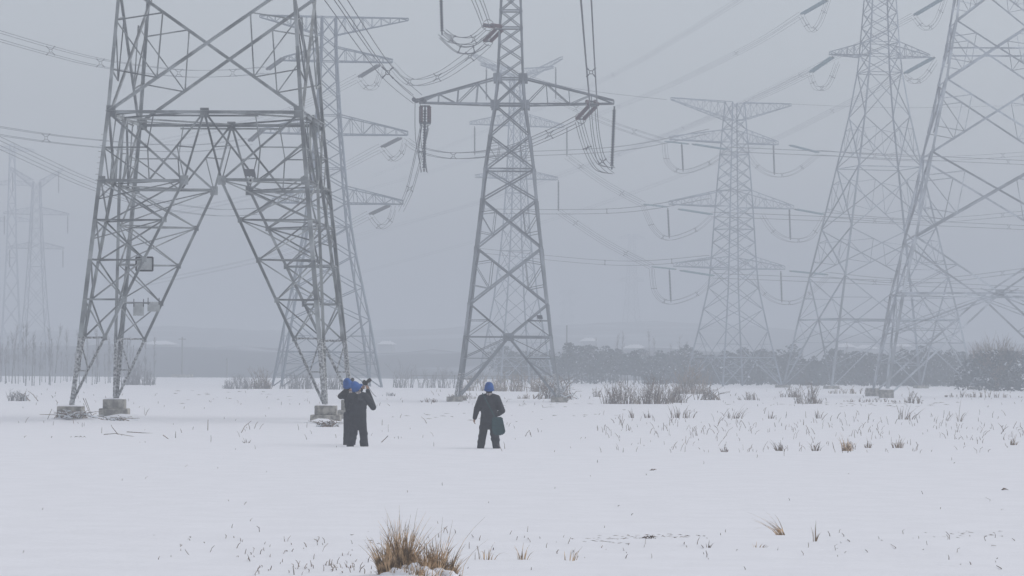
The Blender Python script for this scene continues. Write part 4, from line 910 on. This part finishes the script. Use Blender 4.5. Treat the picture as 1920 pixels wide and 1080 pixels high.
def person(loc, label, sh, el, wrs, hdir, head, look, feet, hands_d, lean=(0, 0), hat_tilt=0, hem=.52, wide=1.0, leg=1.0):
    root = empty('person', loc); tag(root, label, 'person', 'people in blue hats'); rn = random.Random(int(loc[0] * 100))
    V = Vector; head = V(head); look = V(look).normalized(); lx, ly = lean
    hip = [V((-.10, 0, .90)), V((.10, 0, .90))]; kn = [lerp(hip[i], V(feet[i]), .5) + V((0, .03, 0)) for i in (0, 1)]; neck = V((lx, ly, 1.47))
    shv, elv, wrv = [V(s) for s in sh], [V(e) for e in el], [V(w) for w in wrs]
    up = V((0, 0, 1)); hx = look.cross(up).normalized(); hu = hx.cross(look).normalized()
    face = head + look * .02
    body = [((0, 0, .9), .12, (lx * .6, ly * .6, 1.2), .11, (1.15, .8, 1)), ((lx * .6, ly * .6, 1.2), .12, (lx, ly, 1.38), .13, (1.2, .75, 1)), (neck, .05, head - hu * .06, .052), (head + hu * .015, .092, head + hu * .03 - look * .015, .096), (head + look * .03 - hu * .05, .066, head + look * .045 - hu * .075, .045),
            (head + look * .09 - hu * .005, .014, head + look * .108 - hu * .03, .016), (head + hx * .088 - hu * .01, .018, head + hx * .09 - hu * .03, .013, (.6, 1, 1.2)), (head - hx * .088 - hu * .01, .018, head - hx * .09 - hu * .03, .013, (.6, 1, 1.2))]
    for i in (0, 1):
        body += [(shv[i], .048, elv[i], .04), (elv[i], .038, wrv[i], .027), (hip[i], .075, kn[i], .05), (kn[i], .05, V(feet[i]) + V((0, 0, .08)), .035)] + hand(wrv[i], hands_d[i][0], hands_d[i][1], hands_d[i][2], hands_d[i][3])
    b = sdf_mesh('body', body, .0085, M['skin'], root, 4)
    for e in (-1, 1):      # eyes and mouth
        g = Geo(); p = head + look * .088 + hx * e * .033 + hu * .01; g.tube([p - look * .004, p + look * .006], .012, 8); g.obj('eye', M['black'], b)
    g = Geo(); p = head + look * .098 - hu * .062; g.tube([p - hx * .022, p + look * .004, p + hx * .022], .005, 5); g.obj('mouth', M['insul_red'], b)
    ww = wide
    jk = [((0, 0, hem + .10), .165 * ww, (0, 0, .9), .165 * ww, (1.18, .82, 1)), ((0, 0, .88), .165 * ww, (lx * .6, ly * .6, 1.14), .160 * ww, (1.15, .82, 1)), ((lx * .6, ly * .6, 1.12), .165 * ww, (lx, ly, 1.34), .150, (1.18, .8, 1)),
          (shv[0] * .98, .095, shv[1] * .98, .095), ((lx, ly - .01, 1.42), .10, (lx, ly - .01, 1.475), .075), ((lx, ly - .01, 1.48), .08, shv[0], .10), ((lx, ly - .01, 1.48), .08, shv[1], .10)]
    for i in (0, 1):
        jk += [(shv[i], .10, elv[i], .088), (elv[i], .088, lerp(elv[i], wrv[i], .95), .062)]
        for q in range(3):      # folds in the sleeve
            t = .25 + .25 * q; jk.append((lerp(shv[i], elv[i], t) + V((rn.gauss(0, .012), rn.gauss(0, .012), 0)), .083, lerp(shv[i], elv[i], t + .05), .083))
    for q in range(9):          # quilted bulges round the coat
        a = rn.uniform(0, 6.28); z = rn.uniform(hem + .1, 1.3); jk.append(((math.cos(a) * .12 * ww, math.sin(a) * .06, z), .085, (math.cos(a) * .13 * ww, math.sin(a) * .06, z + .03), .085))
    j = sdf_mesh('jacket', jk, .013, M['cloth'], root, 5)
    tr = []
    for i in (0, 1): tr += [(hip[i] * .98, .12 * leg, kn[i], .10 * leg), (kn[i], .10 * leg, V(feet[i]) + V((0, -.01, .10)), .092 * leg, (1, 1, 1))]
    tr += [(hip[0], .12, hip[1], .12)]
    for i in (0, 1):
        for q in range(5): c0 = lerp(kn[i], V(feet[i]), rn.uniform(-.5, .75)); a = rn.uniform(0, 6.28); tr.append((c0 + V((math.cos(a) * .03, math.sin(a) * .03, 0)), .085 * leg, c0 + V((math.cos(a + 1) * .035, math.sin(a + 1) * .035, .02)), .085 * leg))
    sdf_mesh('trousers', tr, .013, M['trouser'], root, 5)
    for i in (0, 1): f0 = V(feet[i]); sdf_mesh('boot', [(f0 + V((0, -.04, .05)), .06, f0 + V((0, .12, .03)), .05), (f0 + V((0, -.03, .05)), .06, f0 + V((0, -.03, .16)), .062)], .012, M['boot'], root, 3)
    sdf_mesh('collar', [(neck + V((.062 * math.cos(a), .062 * math.sin(a), .03)), .042, neck + V((.062 * math.cos(a + .7), .062 * math.sin(a + .7), .03)), .042) for a in [i * .7 for i in range(9)]], .01, M['scarf'], root, 2)
    sdf_mesh('hair', [(head - look * .03 - hu * .03, .088, head - look * .045 - hu * .075, .07), (head - look * .01 + hu * .02, .098, head - look * .02 + hu * .03, .098)], .01, M['hair'], root, 2)
    # hat: rounded dome with a band and a short peak
    hr = empty('hat', parent=root); hz = (hu - look * hat_tilt).normalized(); hf = (look - hz * look.dot(hz)).normalized(); hs_ = hf.cross(hz)
    hc = head + hu * .005 - look * .012
    v, f = [], []; n, m_ = 28, 12
    for q in range(m_ + 1):
        t = q / m_; rr = math.cos(t * math.pi / 2) ** .68; z = .205 * math.sin(t * math.pi / 2) ** 1.0
        for i in range(n):
            a = 2 * math.pi * i / n; rib = 1 + .018 * math.cos(a * 7); v.append(hc + (hs_ * math.cos(a) * .122 + hf * math.sin(a) * .136) * rr * rib + hz * z)
    for q in range(m_):
        for i in range(n): f.append((q * n + i, q * n + (i + 1) % n, (q + 1) * n + (i + 1) % n, (q + 1) * n + i))
    mesh_obj('dome', v, f, M['blue'], hr, smooth=True)
    g = Geo(); g.tube([hc + hs_ * math.cos(a) * .124 + hf * math.sin(a) * .138 - hz * .005 for a in [i * math.pi / 14 for i in range(29)]], .016, 6, cap=False); g.obj('band', M['blue'], hr, smooth=True)
    v, f = [], []
    for q in range(4):
        for i in range(9):
            a = math.pi * (.18 + .64 * i / 8); e = 1 + .11 * q * math.sin(a); v.append(hc + hs_ * math.cos(a) * .126 * e + hf * math.sin(a) * .14 * (1 + .13 * q) - hz * (.004 + .006 * q))
    nv = len(v); v += [p - hz * .008 for p in v]
    for q in range(3):
        for i in range(8): a = q * 9 + i; f += [(a, a + 1, a + 10, a + 9), (nv + a + 9, nv + a + 10, nv + a + 1, nv + a)]
    mesh_obj('peak', v, f, M['blue'], hr, smooth=True)
    return root
gz = lambda x, y: ground_z(x, y)
# lone person with a bag
d3 = 90.0; x3 = gx(917, d3); z3 = W(917, 841, d3).z - 0.06
z3 = gz(x3, d3) - .10
person((x3, d3, z3), 'person in dark coat and blue hat standing alone with a green bag', [(-.20, 0, 1.40), (.20, 0, 1.40)], [(-.31, -.02, 1.13), (.34, -.05, 1.08)], [(-.37, .05, .88), (.24, .26, .98)], None, (0, .03, 1.62), (.03, 1, .18), [(-.21, 0, .02), (.20, .02, .02)],
       [((-.15, .1, -1), (-1, 0, 0), -1, .4), ((-.8, .6, .1), (0, 1, .2), 1, .7)], wide=1.2, hem=.68, leg=1.1)
bag = empty('shoulder_bag', (x3 + .25, d3 - .24, z3 + .66)); tag(bag, 'dark green bag slung at the lone person\'s hip', 'bag')
v = [(-.17, -.07, .26), (.10, -.07, .27), (.19, -.07, -.14), (.08, -.07, -.22), (-.14, -.07, -.20), (-.18, -.05, 0)]; nb_ = len(v); v += [(p[0] * .95, .07, p[2] * .95) for p in v]
o = mesh_obj('bag_body', v, [tuple(reversed(range(nb_))) if False else tuple(range(nb_)), tuple(reversed(range(nb_, 2 * nb_)))] + [(i, nb_ + i, nb_ + (i + 1) % nb_, (i + 1) % nb_) for i in range(nb_)], M['green'], bag)
bm = bmesh.new(); bm.from_mesh(o.data); bmesh.ops.recalc_face_normals(bm, faces=bm.faces[:]); bmesh.ops.bevel(bm, geom=bm.edges[:], offset=.025, segments=3, affect='EDGES'); bm.to_mesh(o.data); bm.free()
g = Geo(); g.box((-.02, -.085, .13), .26, .02, .22); g.obj('flap', M['green'], bag)
g = Geo(); g.tube([(-.1, -.05, .25), (-.25, -.06, .55), (-.38, -.04, .80), (-.42, .06, .87)], .016, 5); g.obj('strap', M['green'], bag)
# photographer in front, camera raised
d2 = 90.8; x2 = gx(671, d2); z2 = gz(x2, d2) - .10
person((x2, d2, z2), 'person in dark coat and blue hat raising a camera beside the near tower', [(-.19, 0, 1.40), (.20, .02, 1.42)], [(-.27, .17, 1.14), (.40, .06, 1.13)], [(.08, .34, 1.60), (.24, .26, 1.58)], None, (-.03, .07, 1.63), (.62, .62, .50), [(-.19, 0, .02), (.19, .02, .02)],
       [((.4, .3, .6), (-.2, -1, .2), 1, .7), ((-.1, .25, 1), (.6, -.6, 0), 1, .7)], lean=(.01, .02), hat_tilt=.25, wide=1.24, hem=.62, leg=1.12)
def camera_thing(p, yaw, label, pitch=.5):
    r = empty('photo_camera', p, yaw); r.rotation_euler = (pitch, 0, yaw); tag(r, label, 'camera', 'raised cameras')
    g = Geo(); g.box((0, 0, 0), .15, .08, .105); o = g.obj('camera_body', M['black'], r)
    bm = bmesh.new(); bm.from_mesh(o.data); bmesh.ops.bevel(bm, geom=bm.edges[:], offset=.012, segments=2, affect='EDGES'); bm.to_mesh(o.data); bm.free()
    g = Geo(); g.tube([(0, .03, -.005), (0, .10, -.005), (0, .11, -.005), (0, .20, -.005)], [.04, .042, .048, .05], 14); ln = g.obj('lens', M['black'], r, smooth=False); g = Geo(); g.tube([(0, .198, -.005), (0, .203, -.005)], .042, 14); g.obj('front_glass', M['glass'], ln)
    g = Geo(); g.box((0, 0, .068), .06, .06, .035, taper=.7); g.obj('viewfinder', M['black'], r)
    g = Geo(); g.tube([(.075, 0, .03), (.12, -.03, -.12), (.17, -.02, -.30), (.20, .02, -.42)], .006, 5); g.obj('strap', M['black'], r)
camera_thing((x2 + .17, d2 + .36, z2 + 1.76), -.85, 'black camera with a long lens held up by the front photographer')
# photographer behind
d1 = 92.6; x1 = gx(659, d1); z1 = gz(x1, d1) - .10
person((x1, d1, z1), 'person in a dark coat and blue hat mostly hidden behind the front photographer', [(-.20, 0, 1.44), (.16, .02, 1.44)], [(-.29, .12, 1.40), (.22, .22, 1.22)], [(-.12, .34, 1.60), (.0, .38, 1.62)], None, (-.09, .05, 1.70), (.30, .75, .45), [(-.13, 0, .02), (.03, .02, .02)],
       [((.3, .3, .8), (-.3, -1, 0), 1, .6), ((-.3, .3, .8), (.3, -1, 0), -1, .6)], hat_tilt=.15, wide=.92, hem=.5)
camera_thing((x1 - .06, d1 + .50, z1 + 1.76), -.35, 'black camera held up by the hidden rear photographer')

# ------------------------------------------------------------------ air
hz = Geo(); hz.box((0, 1450, 27.5), 6400, 4600, 59)
hm = bpy.data.materials.new('haze_air'); hm.use_nodes = True; t = hm.node_tree; t.nodes.clear()
pv = t.nodes.new('ShaderNodeVolumePrincipled'); pv.inputs['Density'].default_value = HAZE_DENSITY; pv.inputs['Color'].default_value = (*HAZE_COLOR, 1); pv.inputs['Anisotropy'].default_value = 0.0; pv.inputs['Density Attribute'].default_value = ''
mo = t.nodes.new('ShaderNodeOutputMaterial'); t.links.new(pv.outputs[0], mo.inputs['Volume'])
ho = hz.obj('haze', hm); tag(ho, 'thin grey-blue winter haze filling the air', kind='stuff')
